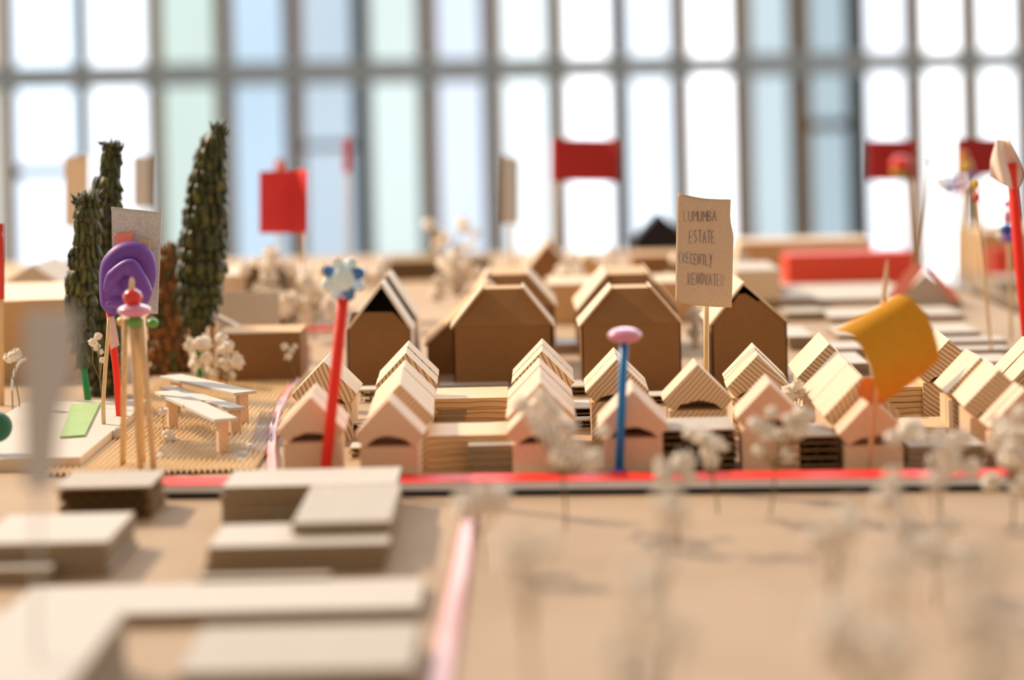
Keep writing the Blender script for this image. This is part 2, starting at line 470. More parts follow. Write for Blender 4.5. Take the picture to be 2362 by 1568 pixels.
STY = {'corr': ['grey', 'liner', 'flute'], 'corrw': ['greyl', 'liner', 'flute'], 'grey': ['grey', 'edge'], 'greyl': ['greyl', 'edge'],
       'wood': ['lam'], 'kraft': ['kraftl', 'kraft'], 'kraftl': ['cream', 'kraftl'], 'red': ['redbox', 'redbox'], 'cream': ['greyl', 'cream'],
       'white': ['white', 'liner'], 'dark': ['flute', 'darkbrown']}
def dims(x0, x1, yb, yf, ybk):
    """front foot line, front top line and back top line of a box seen in the photograph -> real box"""
    xm = (x0 + x1) / 2
    Yf = YG(xm, yb)
    h = P(xm, yf, Yf).z
    Yb = G(xm, ybk, h).y
    return P(x0, yb, Yf).x, P(x1, yb, Yf).x, Yf, Yb, h
def block(name, label, cat, x0, x1, ybk, yf, yb, style, group=None, z0=0.0, bevel=0.0):
    X0, X1, Yf, Yb, h = dims(x0, x1, yb, yf, ybk)
    mb = MB(); layers(mb, X0, X1, Yf, max(Yb, Yf + .004), z0, h - z0, {'corrw': 'corr', 'greyl': 'grey'}.get(style, style), seed=x0 + yb)
    return tag(obj(name, mb, STY[style], bevel=bevel), label, cat, group)
def wings(name, label, cat, boxes):
    """a building block glued from wings: (part, x0, x1, ybk, yf, yb, style)"""
    b0 = boxes[0]; X0, X1, Yf, Yb, h = dims(b0[1], b0[2], b0[5], b0[4], b0[3])
    t = thing(name, label, cat, ((X0 + X1) / 2, (Yf + Yb) / 2, 0))
    for part, x0, x1, ybk, yf, yb, st in boxes:
        X0, X1, Yf, Yb, h = dims(x0, x1, yb, yf, ybk)
        mb = MB(); layers(mb, X0, X1, Yf, Yb, 0, h, {'corrw': 'corr', 'greyl': 'grey'}.get(st, st), seed=x0)
        obj(part, mb, STY[st], t, bevel=0.0004)
    return t

# foreground, far out of focus
wings('courtyard_block', 'layered grey board courtyard building in front of the gap in the red strip', 'model building',
      [('rear_wing', 512, 915, 1080, 1118, 1205, 'greyl'), ('side_wing', 672, 900, 1118, 1203, 1298, 'grey'), ('front_wing', 475, 893, 1206, 1256, 1322, 'greyl')])
wings('courtyard_block', 'largest layered grey board building along the bottom edge, left half', 'model building',
      [('rear_wing', 0, 965, 1345, 1412, 1442, 'greyl'), ('left_wing', -260, 145, 1412, 1600, 1760, 'greyl'), ('front_wing', 405, 950, 1442, 1548, 1620, 'grey')])
block('board_block', 'dark corrugated block with grey top left of the red strip', 'model building', 128, 352, 1086, 1122, 1205, 'corr')
block('board_block', 'low grey layered block at the left edge below the dark corrugated block', 'model building', -60, 250, 1186, 1252, 1335, 'greyl')
block('board_block', 'narrow grey board bar lying just in front of the courtyard building', 'model building', 455, 760, 1322, 1330, 1352, 'grey')
block('white_base_plate', 'thin pale board plate at the left edge beside the green paper', 'board', -160, 186, 928, 1058, 1088, 'cream')
block('board_block', 'small grey slab at the left edge above the bottom building', 'model building', -80, 120, 1300, 1312, 1352, 'greyl')

# between and beside the wooden houses
block('wooden_block', 'upper of two low pine blocks between the second and third house rows', 'wood block', 1003, 1172, 893, 918, 968, 'wood')
block('wooden_block', 'low pine block behind the dark grey block, near the red strip', 'wood block', 985, 1172, 975, 1004, 1085, 'wood')
block('board_block', 'dark layered block with grey top right behind the middle of the red strip', 'model building', 1083, 1262, 1003, 1026, 1092, 'grey')
block('grey_board_strip', 'thin grey slat lying behind the upper low pine block', 'board strip', 1012, 1172, 880, 888, 893, 'greyl')
block('corrugated_block', 'corrugated block with torn dark front between the third row and the pink bead stick', 'model building', 1316, 1400, 922, 940, 968, 'corrw')
block('corrugated_block', 'small corrugated block beside the rear house right of the third row', 'model building', 1310, 1365, 876, 890, 915, 'corrw')
block('corrugated_block', 'low corrugated strip under the third row near the blue straw', 'model building', 1316, 1385, 960, 968, 990, 'corrw')
block('corrugated_block', 'low corrugated block below the rear house of the first row', 'model building', 812, 868, 965, 975, 1010, 'corrw')
block('corrugated_block', 'small corrugated block between the first and second rows at their rear', 'model building', 828, 868, 890, 898, 930, 'corrw')
block('corrugated_block', 'low corrugated strip at the foot of the first row by the red straw', 'model building', 806, 834, 1020, 1032, 1060, 'corrw')
block('corrugated_block', 'wide corrugated block under the sign stick behind the red strip', 'model building', 1531, 1703, 962, 990, 1092, 'corr')
block('corrugated_block', 'wide corrugated block right of the flower-covered house behind the red strip', 'model building', 1792, 1938, 976, 1004, 1092, 'corr')
block('corrugated_block', 'small corrugated block beside the house with the sign stick, at its left', 'model building', 1497, 1538, 902, 912, 935, 'corrw')
block('corrugated_block', 'corrugated block between the two stepped plank houses and the flowers', 'model building', 1808, 1868, 925, 938, 975, 'corrw')
block('board_block', 'grey block behind dry flowers at the right of the yellow flag stick', 'model building', 2098, 2275, 1000, 1028, 1092, 'grey')
block('wooden_block', 'ribbed low pine block under the yellow flag', 'wood block', 2052, 2178, 872, 892, 962, 'wood')
block('wooden_block', 'flat pine block in front of the stepped houses at the right', 'wood block', 2088, 2270, 960, 985, 1008, 'wood')
block('grey_board_strip', 'small grey board end piece beside the second row of houses', 'board strip', 1008, 1073, 932, 944, 970, 'greyl')

# slabs behind the right hand rows
SLG = None
for i, (a, b, c, d, e_, lab, st) in enumerate([
    (1850, 2125, 652, 688, 703, 'wide pale slab in front of the long red box', 'greyl'),
    (1915, 2225, 708, 728, 742, 'long pale slab behind the tip of the yellow flag', 'greyl'),
    (1935, 2262, 748, 768, 780, 'long pale slab crossing behind the yellow flag', 'greyl'),
    (1905, 2000, 788, 803, 826, 'short pale slab left of the yellow flag', 'greyl'),
    (1900, 2010, 812, 838, 868, 'short pale slab behind the stepped plank house, nearest of its pile', 'greyl'),
    (2175, 2320, 776, 786, 796, 'pale slab right of the yellow flag, rear of three', 'greyl'),
    (2200, 2328, 797, 806, 815, 'pale slab right of the yellow flag, middle of three', 'greyl'),
    (2240, 2338, 816, 834, 850, 'pale slab right of the yellow flag, front of three', 'greyl'),
    (1822, 1882, 752, 776, 808, 'pale slab touching the right brown card house', 'greyl'),
    (1812, 1900, 708, 720, 740, 'small grey slab between red box and right brown card house', 'grey'),
    (1745, 1880, 676, 690, 712, 'grey slab behind the roof of the right brown card house', 'grey'),
    (1272, 1340, 783, 794, 812, 'white slab in the gap between the two hipped card houses', 'white'),
]):
    block('board_slab', lab, 'board slab', a, b, c, d, e_, st)

# ------------------------------------------------------------------ red and white strip over a painted shadow layer
def edge_poly(x0, x1, yfront_l, yfront_r, yback_l, yback_r, z):
    return [G(x0, yfront_l, z), G(x1, yfront_r, z), G(x1, yback_r, z), G(x0, yback_l, z)]
def strip(x0, x1, label, cat='strip'):
    def lr(x, l, r): return l + (r - l) * x / 2362.0
    c = (G((x0 + x1) / 2, 1140)); t = thing('boundary_strip', label, cat, (c.x, c.y, 0))
    # foot line of the front edge
    fl = lambda x: G(x, lr(x, 1154, 1131))
    a, b = fl(x0), fl(x1); w = 0.030
    p = [(a.x, a.y), (b.x, b.y), (b.x, b.y + w), (a.x, a.y + w)]
    obj('navy_layer', MB().slabpoly([(q[0], q[1] + (.001 if i < 2 else 0)) for i, q in enumerate(p)], 0, .0036), 'navy', t)  # dark layer painted as the shadow under the white board
    obj('white_layer', MB().slabpoly(p, .0036, .0080), 'white', t)
    obj('red_tape', MB().slabpoly([(q[0], q[1] + (.0006 if i < 2 else 0)) for i, q in enumerate(p)], .0080, .0086), 'red', t)
    return t
strip(356, 520, 'short left piece of the red, white and navy edge strip, left of the courtyard building')
strip(916, 2345, 'long red, white and navy edge strip in front of the wooden houses')

# ------------------------------------------------------------------ wooden houses
def house(label, fa, ba, hw, n=1, mat='pine0', h=0.058, arch=0.0060, gap_after=(), group=None):
    """fa, ba: front and back ends of the ridge in the photograph; hw: half width there"""
    a, b_ = ray(*fa); Yf = (H - h) / -b_
    if Yf < 1.372:
        Yf = 1.372; h = H + b_ * Yf
    X = a * Yf
    a2, b2 = ray(*ba); Yb = (H - h) / -b2
    Yb = max(Yf + .016, min(Yb, Yf + .085 * n))
    X2 = a2 * Yb
    rz = -math.atan2((X2 - X), (Yb - Yf)) * 0.8
    w = hw * Yf / F
    D = (Yb - Yf) / math.cos(rz)
    t = thing('wooden_house', label, 'model house', (X, Yf, 0), group, rz)
    he = h - w * 1.02; bw = w * .82
    r = random.Random(int(fa[0] * 3 + fa[1]))
    t0 = 0.0
    for k in range(n):
        d = D / n; y0 = k * d + (0.0007 if k else 0); y1 = (k + 1) * d
        dz = r.uniform(-.0007, .0007) if k else 0
        dx = r.uniform(-.0006, .0006) if k else 0
        g = 0.0016 if k in gap_after else 0
        def q(x, z): return (x + dx, z + dz)
        poly = [q(-w, he), q(-(w - .0045), he - .0048), q(-bw * .86, he - .0072)]
        na = 9
        for i in range(na):
            tt = i / (na - 1); xx = -bw * .82 + 2 * bw * .82 * tt
            poly.append(q(xx, he - .0072 + arch * (math.sin(PI * tt) ** .6) + r.uniform(-.0006, .0006)))
        poly += [q(bw * .86, he - .0072), q(w - .0045, he - .0048), q(w, he), q(0, h)]
        flat = [p_ for i, p_ in enumerate(poly) if not (4 <= i <= 10)]
        ym = y0 + g + (y1 - y0 - g) * .85
        obj('roof', MB().prism(poly, y0 + g, ym).prism(flat, ym, y1), mat, t, bevel=0.0003, local=True)
        bb = MB(); top = he - .0072 + dz
        bb.box(-bw + dx, bw + dx, y0 + g + .0015, y1 - .0004, 0, top - .0001)
        obj('body', bb, 'pine2' if (k + int(fa[0])) % 2 else mat, t, bevel=0.0003, local=True)
    return t
house('front pine house at the left end, partly behind the red straw', (715, 914), (730, 884), 79, 2, 'pine2')
house('pine house behind the red straw, second in the leftmost row', (746, 833), (763, 811), 76, 1, 'pine0')
house('front pine house of the second row, plain pinkish gable', (894, 921), (906, 905), 82, 1, 'pine2', arch=.0068)
house('long pine house of three planks in the middle of the second row', (922, 885), (931, 828), 77, 3, 'pine1')
house('rearmost pine house of the second row, in front of the left hipped card house', (936, 814), (940, 786), 72, 2, 'pine0')
house('rearmost pine house of the third row, in front of the hipped card house', (1250, 809), (1252, 781), 73, 2, 'pine0')
house('long pine house of planks in the third row behind the dry flowers', (1246, 881), (1242, 826), 81, 3, 'pine2')
house('front pine house of the third row, hidden by blurred dry flowers', (1245, 917), (1248, 892), 80, 1, 'pine2')
house('rear pine house left behind the blue straw with slanting rings', (1422, 828), (1416, 801), 74, 2, 'pine1')
house('front pine house just right of the blue straw', (1458, 900), (1457, 873), 83, 1, 'pine2', arch=.0068)
house('pine house behind the sign stick', (1608, 840), (1600, 825), 81, 1, 'pine1', arch=.0068)
house('pine house with a tilted double-plank roof in front of the right card house', (1748, 818), (1736, 791), 74, 2, 'pine3')
house('front pine house with dry flowers before its gable, right of the sign', (1775, 883), (1764, 862), 80, 2, 'pine2')
house('rearmost pine house of the row left of the yellow flag', (1913, 793), (1891, 765), 77, 1, 'pine3')
house('two-plank pine house showing a wide sunlit left roof, left of the yellow flag', (1988, 868), (1929, 811), 90, 2, 'pine0')
house('front pine house at the foot of the yellow flag', (2014, 918), (1997, 897), 82, 2, 'pine2')
house('rear pine house half hidden behind the yellow flag', (2190, 783), (2160, 757), 76, 1, 'pine3')
house('two-plank pine house with a dark gap, rear of the pair right of the yellow flag', (2262, 824), (2229, 801), 80, 2, 'pine3', gap_after=(1,))
house('pine house right of the yellow flag, front of the pair', (2305, 852), (2275, 824), 84, 2, 'pine3')
house('pine house cut by the right edge of the picture, upper one', (2405, 806), (2365, 776), 84, 2, 'pine1')
house('pine house cut by the right edge of the picture, lower front one', (2365, 898), (2343, 880), 86, 2, 'pine2')

# ------------------------------------------------------------------ card houses
def hip_house(label, x0, x1, yb, yfold, tx0, tx1, ytop, depth, lean=0.022, Yf=None):
    xm = (x0 + x1) / 2
    Yf = Yf or YG(xm, yb)
    X0, X1 = P(x0, yfold, Yf).x, P(x1, yfold, Yf).x
    hw = P(xm, yfold, Yf).z
    A, B = P(tx0, ytop, Yf + lean), P(tx1, ytop, Yf + lean)
    ht = (A.z + B.z) / 2
    t = thing('card_house', label, 'model house', ((X0 + X1) / 2, Yf, 0))
    Yb = Yf + depth; th = .0012
    wl = MB()
    wl.box(X0, X1, Yf, Yf + th, 0, hw).box(X0, X1, Yb - th, Yb, 0, hw).box(X0, X0 + th, Yf, Yb, 0, hw).box(X1 - th, X1, Yf, Yb, 0, hw)
    obj('walls', wl, 'kraft', t)
    hp = MB().add([(X0, Yf, hw), (X1, Yf, hw), (B.x, Yf + lean, ht), (A.x, Yf + lean, ht)], [(0, 1, 2, 3)])
    obj('gable_panel', hp, 'kraft', t, solid=th)
    # side roof panels stand a little above the hip, meeting along a flattened ridge
    lift = .0022
    for s, xe, xt in ((-1, X0, A.x), (1, X1, B.x)):
        m = MB().add([(xe + s * .002, Yf - .002, hw - .001), (xt + s * .001, Yf + lean * .55, ht + lift), (xt + s * .001, Yb, ht + lift), (xe + s * .002, Yb, hw - .001)],
                     [(0, 3, 2, 1) if s > 0 else (0, 1, 2, 3)])
        obj('roof_panel', m, 'cream', t, solid=.0016)
    obj('ridge_panel', MB().add([(A.x, Yf + lean, ht), (B.x, Yf + lean, ht), (B.x, Yb, ht), (A.x, Yb, ht)], [(0, 1, 2, 3)]), 'kraftl', t, solid=th)
    return t
def frame_house(label, x0, x1, yb, yfold, ax, ay, ptop, px0, px1, strips, depth):
    """open card gable: wall, cut-off panel, roof strips folded over an empty loft"""
    xm = (x0 + x1) / 2; Yf = YG(xm, yb); th = .0012
    X0, X1 = P(x0, yfold, Yf).x, P(x1, yfold, Yf).x
    hw = P(xm, yfold, Yf).z
    ap = P(ax, ay, Yf); Yb = Yf + depth
    t = thing('card_house', label, 'model house', ((X0 + X1) / 2, Yf, 0))
    wl = MB()
    wl.box(X0, X1, Yf, Yf + th, 0, hw).box(X0, X1, Yb - th, Yb, 0, hw).box(X0, X0 + th, Yf, Yb, 0, hw).box(X1 - th, X1, Yf, Yb, 0, hw)
    obj('walls', wl, 'kraft', t)
    a, b = P(px0, ptop, Yf + .004), P(px1, ptop, Yf + .004)
    obj('gable_panel', MB().add([(X0, Yf, hw), (X1, Yf, hw), (b.x, Yf + .004, b.z), (a.x, Yf + .004, a.z)], [(0, 1, 2, 3)]), 'kraft', t, solid=th)
    # black sheet at the back gives the shade inside the loft as colour
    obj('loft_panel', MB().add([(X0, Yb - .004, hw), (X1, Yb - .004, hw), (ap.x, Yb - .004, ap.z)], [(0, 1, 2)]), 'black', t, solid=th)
    for (s0, s1) in strips:
        for s, xe in ((-1, X0), (1, X1)):
            m = MB().add([(xe + s * .0018, Yf + s0, hw - .001), (ap.x, Yf + s0, ap.z), (ap.x, Yf + s1, ap.z), (xe + s * .0018, Yf + s1, hw - .001)],
                         [(0, 3, 2, 1) if s > 0 else (0, 1, 2, 3)])
            obj('roof_strip', m, 'palecard', t, solid=.0022)
            w2 = MB(); w2.box(*(sorted((xe, xe + s * .0018))), Yf + s0, Yf + s1, 0.0, hw - .001)
            obj('side_strip', w2, 'palecard', t)
    return t
frame_house('brown card house with open striped gable behind the red straw', 800, 946, 893, 762, 880, 656, 720, 812, 905, [(0.0, .045), (.095, .15)], .152)
hip_house('left of the two front hipped brown card houses', 1045, 1273, 885, 752, 1116, 1203, 667, .055)
hip_house('hipped brown card house standing right behind the left hipped one', 1082, 1279, 840, 707, 1128, 1212, 634, .12, Yf=2.08)
hip_house('right of the two front hipped brown card houses, behind the pink bead', 1341, 1570, 901, 748, 1413, 1496, 666, .06)
hip_house('hipped brown card house standing right behind the right hipped one', 1335, 1560, 840, 712, 1402, 1492, 633, .12, Yf=2.03)
def gable_house(label, x0, x1, yb, ye, ax, ay, depth, Yf=None, wm='kraft', rm='cream', name='card_house', arch=None, over=.002):
    xm = (x0 + x1) / 2; Yf = Yf or YG(xm, yb)
    X0, X1 = P(x0, ye, Yf).x, P(x1, ye, Yf).x
    he = P(xm, ye, Yf).z; ap = P(ax, ay, Yf)
    t = thing(name, label, 'model house', ((X0 + X1) / 2, Yf, 0))
    poly = [(X0, he), (X0, 0), (X1, 0), (X1, he), (ap.x, ap.z)]
    if arch:
        # opening cut under the ridge
        k = arch
        poly = [(X0, he), (X0, 0), (X1, 0), (X1, he), (ap.x + (X1 - ap.x) * k, ap.z - (ap.z - he) * k), (ap.x + (X1 - ap.x) * k * .8, ap.z - (ap.z - he) * (k + .06)),
                (ap.x + .002, ap.z - (ap.z - he) * (k * .62)), (ap.x - .004, ap.z - (ap.z - he) * (k * .66)), (ap.x + (X0 - ap.x) * k * .8, ap.z - (ap.z - he) * (k + .10)), (ap.x + (X0 - ap.x) * k, ap.z - (ap.z - he) * k)]
        obj('loft_panel', MB().prism([(X0 * .98 + ap.x * .02, he), (X1 * .98 + ap.x * .02, he), (ap.x, ap.z - .002)], Yf + depth * .6, Yf + depth * .6 + .001), 'black', t)  # black sheet standing in for the shade behind the opening
    wl = MB().prism(poly, Yf, Yf + .0014)
    wl.prism([(X0, he), (X0, 0), (X1, 0), (X1, he), (ap.x, ap.z)], Yf + depth - .0014, Yf + depth)
    wl.box(X0, X0 + .0012, Yf, Yf + depth, 0, he).box(X1 - .0012, X1, Yf, Yf + depth, 0, he)
    obj('walls', wl, wm, t)
    for s, xe in ((-1, X0), (1, X1)):
        sl = (ap.z - he) / abs(ap.x - xe)
        m = MB().add([(xe + s * over, Yf - .003, he - sl * over), (ap.x, Yf - .003, ap.z + .0006), (ap.x, Yf + depth, ap.z + .0006), (xe + s * over, Yf + depth, he - sl * over)],
                     [(0, 3, 2, 1) if s > 0 else (0, 1, 2, 3)])
        obj('roof_panel', m, rm, t, solid=.0018)
    return t
gable_house('brown card house with a dark hole under its ridge, right of the sign', 1641, 1815, 893, 742, 1714, 654, .085, arch=.42)
gable_house('card house with a broad sunlit left roof behind the left hipped one', 985, 1262, 872, 790, 1122, 662, .09, Yf=1.93, rm='kraftl')

# ------------------------------------------------------------------ boxes and houses in the blurred background
def carton(name, label, cat, x0, x1, ybk, yf, Y, style, depth=None):
    xm = (x0 + x1) / 2
    X0, X1 = P(x0, yf, Y).x, P(x1, yf, Y).x; h = P(xm, yf, Y).z
    Yb = Y + depth if depth else G(xm, ybk, h).y
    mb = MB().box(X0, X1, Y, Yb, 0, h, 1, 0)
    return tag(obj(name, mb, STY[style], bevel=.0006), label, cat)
carton('card_box', 'open brown card box with a pale rim left of the first row of houses', 'model building', 500, 692, 750, 768, 1.90, 'kraft')
carton('card_box', 'long tan card box behind the hipped card houses', 'model building', 1262, 1605, 640, 652, 2.33, 'kraftl', .10)
carton('card_box', 'dark brown box far behind the open striped gable', 'model building', 890, 1132, 585, 600, 2.95, 'dark', .12)
carton('card_box', 'brown box below the black card house', 'model building', 1462, 1600, 580, 588, 2.85, 'kraft', .10)
carton('card_box', 'large beige card building at the left edge, behind the grey placard', 'model building', -150, 165, 676, 694, 1.95, 'kraftl', .2)
carton('red_card_box', 'long bright red box at the back right', 'model building', 1816, 2106, 575, 585, 2.72, 'red', .06)
carton('card_box', 'long tan building behind the long red box', 'model building', 1700, 2012, 545, 556, 2.95, 'kraftl', .10)
carton('card_box', 'pale board building behind the tan card panel, left of centre', 'model building', 505, 700, 620, 632, 2.45, 'cream', .12)
carton('card_box', 'dark brown box among the flowers behind the tan panel', 'model building', 566, 652, 600, 612, 2.38, 'dark', .06)  # box added to darken the gaps behind the blossoms
carton('card_box', 'cream card block right of the sign at the back', 'model building', 1695, 1800, 610, 622, 2.45, 'cream', .12)
gable_house('black card house at the back, left of the sign', 1466, 1580, 0, 552, 1522, 494, .06, Yf=3.02, wm='black', rm='black')
gable_house('small brown gabled house with pale roof edges, far behind the hipped houses', 1212, 1318, 0, 622, 1263, 560, .10, Yf=2.75, rm='cream')
gable_house('grey gabled house blurred at the far left', -20, 165, 0, 672, 75, 612, .12, Yf=2.3, wm='grey', rm='greyl')
gable_house('grey gabled house far left, right-hand neighbour of the blurred one', 120, 260, 0, 640, 175, 575, .12, Yf=2.75, wm='grey', rm='greyl')
gable_house('small cream gabled house beyond the long tan box, right of the small brown one', 1325, 1400, 0, 622, 1352, 590, .06, Yf=2.7, wm='kraftl')
gable_house('cream gabled house beside the sign card at the back', 1690, 1775, 0, 660, 1706, 566, .06, Yf=2.6, wm='greyl', rm='cream')
gable_house('low grey tent-roofed house at the right behind the yellow flag', 2058, 2218, 0, 700, 2135, 632, .05, Yf=2.42, wm='grey', rm='greyl')

def sheet(name, edges, depth, mat, parent=None, thick=.0007, n=14, bulge=None, label=None):
    """Coons patch: edges = four pixel polylines (bottom l-r, top l-r, left b-t, right b-t); depth(u, v) in metres"""
    def samp(pl, t):
        L = len(pl) - 1; i = min(int(t * L), L - 1); f = t * L - i
        # smooth through the points
        p0, p1, p2, p3 = pl[max(i - 1, 0)], pl[i], pl[i + 1], pl[min(i + 2, L)]
        r = []
        for c in (0, 1):
            r.append(0.5 * (2 * p1[c] + (p2[c] - p0[c]) * f + (2 * p0[c] - 5 * p1[c] + 4 * p2[c] - p3[c]) * f * f + (3 * p1[c] - p0[c] - 3 * p2[c] + p3[c]) * f ** 3))
        return r
    B, T, L, R = edges
    vs = []
    for j in range(n + 1):
        v = j / n
        for i in range(n + 1):
            u = i / n
            b, t, l, r = samp(B, u), samp(T, u), samp(L, v), samp(R, v)
            q = []
            for c in (0, 1):
                q.append((1 - v) * b[c] + v * t[c] + (1 - u) * l[c] + u * r[c]
                         - ((1 - u) * (1 - v) * B[0][c] + u * (1 - v) * B[-1][c] + (1 - u) * v * T[0][c] + u * v * T[-1][c]))
            vs.append(P(q[0], q[1], depth(u, v)))
    mb = MB().add(vs, [(j * (n + 1) + i, j * (n + 1) + i + 1, (j + 1) * (n + 1) + i + 1, (j + 1) * (n + 1) + i) for j in range(n) for i in range(n)])
    return obj(name, mb, mat, parent, smooth=True, solid=thick, label=label)
def quad(a, b, c, d):
    """corners tl, tr, br, bl -> edges"""
    return ([d, c], [a, b], [d, a], [c, b])

# the tan card panel standing on the open box, and its rim strip
t = thing('upright_card', 'upright tan card panel standing behind the open brown box', 'card panel', G(572, 820) * 1.0)
sheet('panel', quad((503, 672), (646, 676), (644, 800), (500, 800)), lambda u, v: 2.06, 'greyl', t, .0015)
t.location.z = 0
t = thing('card_strip', 'pale diagonal card strip beside the open brown box', 'card strip', (P(500, 760, 1.99).x, 1.99, 0))
obj('strip', MB().prism([(P(493, 722, 1.99).x, P(493, 722, 1.99).z), (P(493, 735, 1.99).x, P(493, 735, 1.99).z), (P(550, 765, 1.99).x, P(550, 765, 1.99).z), (P(552, 752, 1.99).x, P(552, 752, 1.99).z)], 1.985, 1.999), 'greyl', t)
obj('upright', MB().box(P(482, 722, 1.99).x, P(494, 722, 1.99).x, 1.985, 1.999, 0, P(494, 722, 1.99).z), 'kraftl', t)
# red band on the ground behind the red straw
a, b = G(700, 765), G(772, 768)
tag(obj('red_strip', MB().box(a.x, b.x, a.y, a.y + .012, 0, .004), 'red'), 'short red strip on the board left of the red straw', 'strip')

# ------------------------------------------------------------------ pink film ribbons
def ribbon(name, label, pts, w, mat='pinkfilm', lift=.001, hgt=.004):
    """a folded film band laid over ground points"""
    c = [Vector(p) for p in pts]
    # smooth
    s = []
    for i in range(len(c) - 1):
        p0, p1, p2, p3 = c[max(i - 1, 0)], c[i], c[i + 1], c[min(i + 2, len(c) - 1)]
        for k in range(8):
            f = k / 8
            s.append(0.5 * (2 * p1 + (p2 - p0) * f + (2 * p0 - 5 * p1 + 4 * p2 - p3) * f * f + (3 * p1 - p0 - 3 * p2 + p3) * f ** 3))
    s.append(c[-1])
    prof = [(-1, 0), (-.55, .8), (-.1, .45), (.35, 1.0), (.8, .55), (1, 0)]
    vs = []
    for i, p in enumerate(s):
        d = (s[min(i + 1, len(s) - 1)] - s[max(i - 1, 0)]); d.z = 0; d.normalize()
        nrm = Vector((d.y, -d.x, 0))
        for k, (u, v) in enumerate(prof):
            wob = 0.25 * math.sin(i * .9 + k)
            vs.append(p + nrm * (u * w / 2) + Vector((0, 0, lift + hgt * max(0, v + (wob if 0 < k < 5 else 0)))))
    m_ = len(prof)
    mb = MB().add(vs, [(i * m_ + k, i * m_ + k + 1, (i + 1) * m_ + k + 1, (i + 1) * m_ + k) for i in range(len(s) - 1) for k in range(m_ - 1)])
    return tag(obj(name, mb, mat, smooth=True, solid=.0004), label, 'ribbon')
ribbon('film_ribbon', 'glossy pink film ribbon winding between the ribbed paper and the first house row',
       [G(628, 1105), G(627, 1040), G(632, 985), G(655, 925), G(682, 880), G(702, 835), G(700, 795), G(690, 765)], .0075)
ribbon('film_ribbon', 'blurred pink film ribbon crossing the board in the foreground',
       [G(1088, 1168), G(1076, 1230), G(1062, 1320), G(1042, 1430), G(1018, 1560), G(1000, 1640)], .0105, hgt=.002)

# ------------------------------------------------------------------ signs, flags, sticks
def stick(px, py0, py1, Y, r, px2=None, parent=None, mat='skewer', name='stick', tip=False, n=10, Y2=None, label=None):
    """from the foot (px, py0) on the board up to (px2, py1)"""
    a = P(px, py0, Y); b = P(px if px2 is None else px2, py1, Y2 or Y)
    a.z = max(0, a.z) if py0 else 0
    pts = [a, a.lerp(b, .5), b]; rs = [r, r, r]
    if tip:
        pts = [a, a.lerp(b, .9), b]; rs = [r, r, r * .25]
    return obj(name, MB().tube(pts, r, n, rs=rs), mat, parent, smooth=True, label=label)
def root(name, label, cat, px, py, group=None):
    g = G(px, py); return thing(name, label, cat, (g.x, g.y, 0), group)

# sign of the estate
YS = YG(1630, 978)
t = root('estate_sign', 'tan card sign with handwriting on a wooden stick among the pine houses', 'sign', 1630, 978)
stick(1630, 978, 690, YS, .0021, 1629, t)
sd = lambda u, v: YS - .003 - .004 * math.sin(PI * u)
se = ([(1558, 697), (1625, 706), (1687, 709)], [(1563, 446), (1622, 457), (1685, 460)], [(1558, 697), (1560, 570), (1563, 446)], [(1687, 709), (1690, 580), (1691, 545), (1684, 505), (1685, 460)])
sheet('card', se, sd, 'signcard', t, .0012)
GL = {'L': [[(0, 1), (0, 0), (.7, 0)]], 'U': [[(0, 1), (.05, .15), (.35, 0), (.65, .15), (.7, 1)]], 'M': [[(0, 0), (.05, 1), (.4, .45), (.75, 1), (.8, 0)]],
      'B': [[(0, 0), (0, 1), (.5, .9), (.5, .6), (0, .5), (.6, .4), (.6, .1), (0, 0)]], 'A': [[(0, 0), (.35, 1), (.75, 0)], [(.15, .4), (.6, .4)]],
      'E': [[(.6, 1), (0, 1), (0, 0), (.6, 0)], [(0, .5), (.5, .5)]], 'S': [[(.6, .9), (.2, 1), (.05, .7), (.55, .4), (.45, .05), (0, .05)]],
      'T': [[(0, 1), (.8, 1)], [(.4, 1), (.4, 0)]], 'R': [[(0, 0), (0, 1), (.55, .9), (.5, .55), (0, .5), (.65, 0)]],
      'C': [[(.6, .9), (.2, 1), (0, .5), (.2, 0), (.6, .05)]], 'N': [[(0, 0), (0, 1), (.6, 0), (.65, 1)]], 'Y': [[(0, 1), (.3, .5), (.65, 1)], [(.65, 1), (.2, -.3)]],
      'V': [[(0, 1), (.35, 0), (.7, 1)]], 'O': [[(.35, 1), (0, .6), (.1, .1), (.45, 0), (.7, .4), (.55, .9), (.35, 1)]],
      'D': [[(0, 0), (0, 1), (.45, .9), (.65, .5), (.45, .05), (0, 0)]], '(': [[(.35, 1.1), (.1, .6), (.3, -.1)]]}
def lettering(parent, rows, Yf, mat='ink', r=.00028):
    mb = MB(); rg = random.Random(3)
    for txt, x0, x1, y0, y1, dy in rows:
        cw = (x1 - x0) / len(txt)
        for i, ch in enumerate(txt):
            ox = x0 + cw * i; yy = dy * i / max(1, len(txt) - 1) + rg.uniform(-1.5, 1.5)
            for st in GL[ch]:
                pts = [P(ox + a * cw * 1.02, y1 + yy - b * (y1 - y0), Yf((ox + a * cw - 1560) / 128)) for a, b in st]
                mb.tube(pts, r, 5)
    obj('lettering', mb, mat, parent, label='pencil-grey handwritten words')
lettering(t, [('LUMUMBA', 1577, 1655, 487, 511, 0), ('ESTATE', 1590, 1652, 532, 560, 0), ('(RECENTLY', 1566, 1645, 582, 606, 6), ('RENOVATED', 1587, 1673, 630, 656, 2)],
          lambda u: sd(min(1, max(0, u)), .5) - .0009)

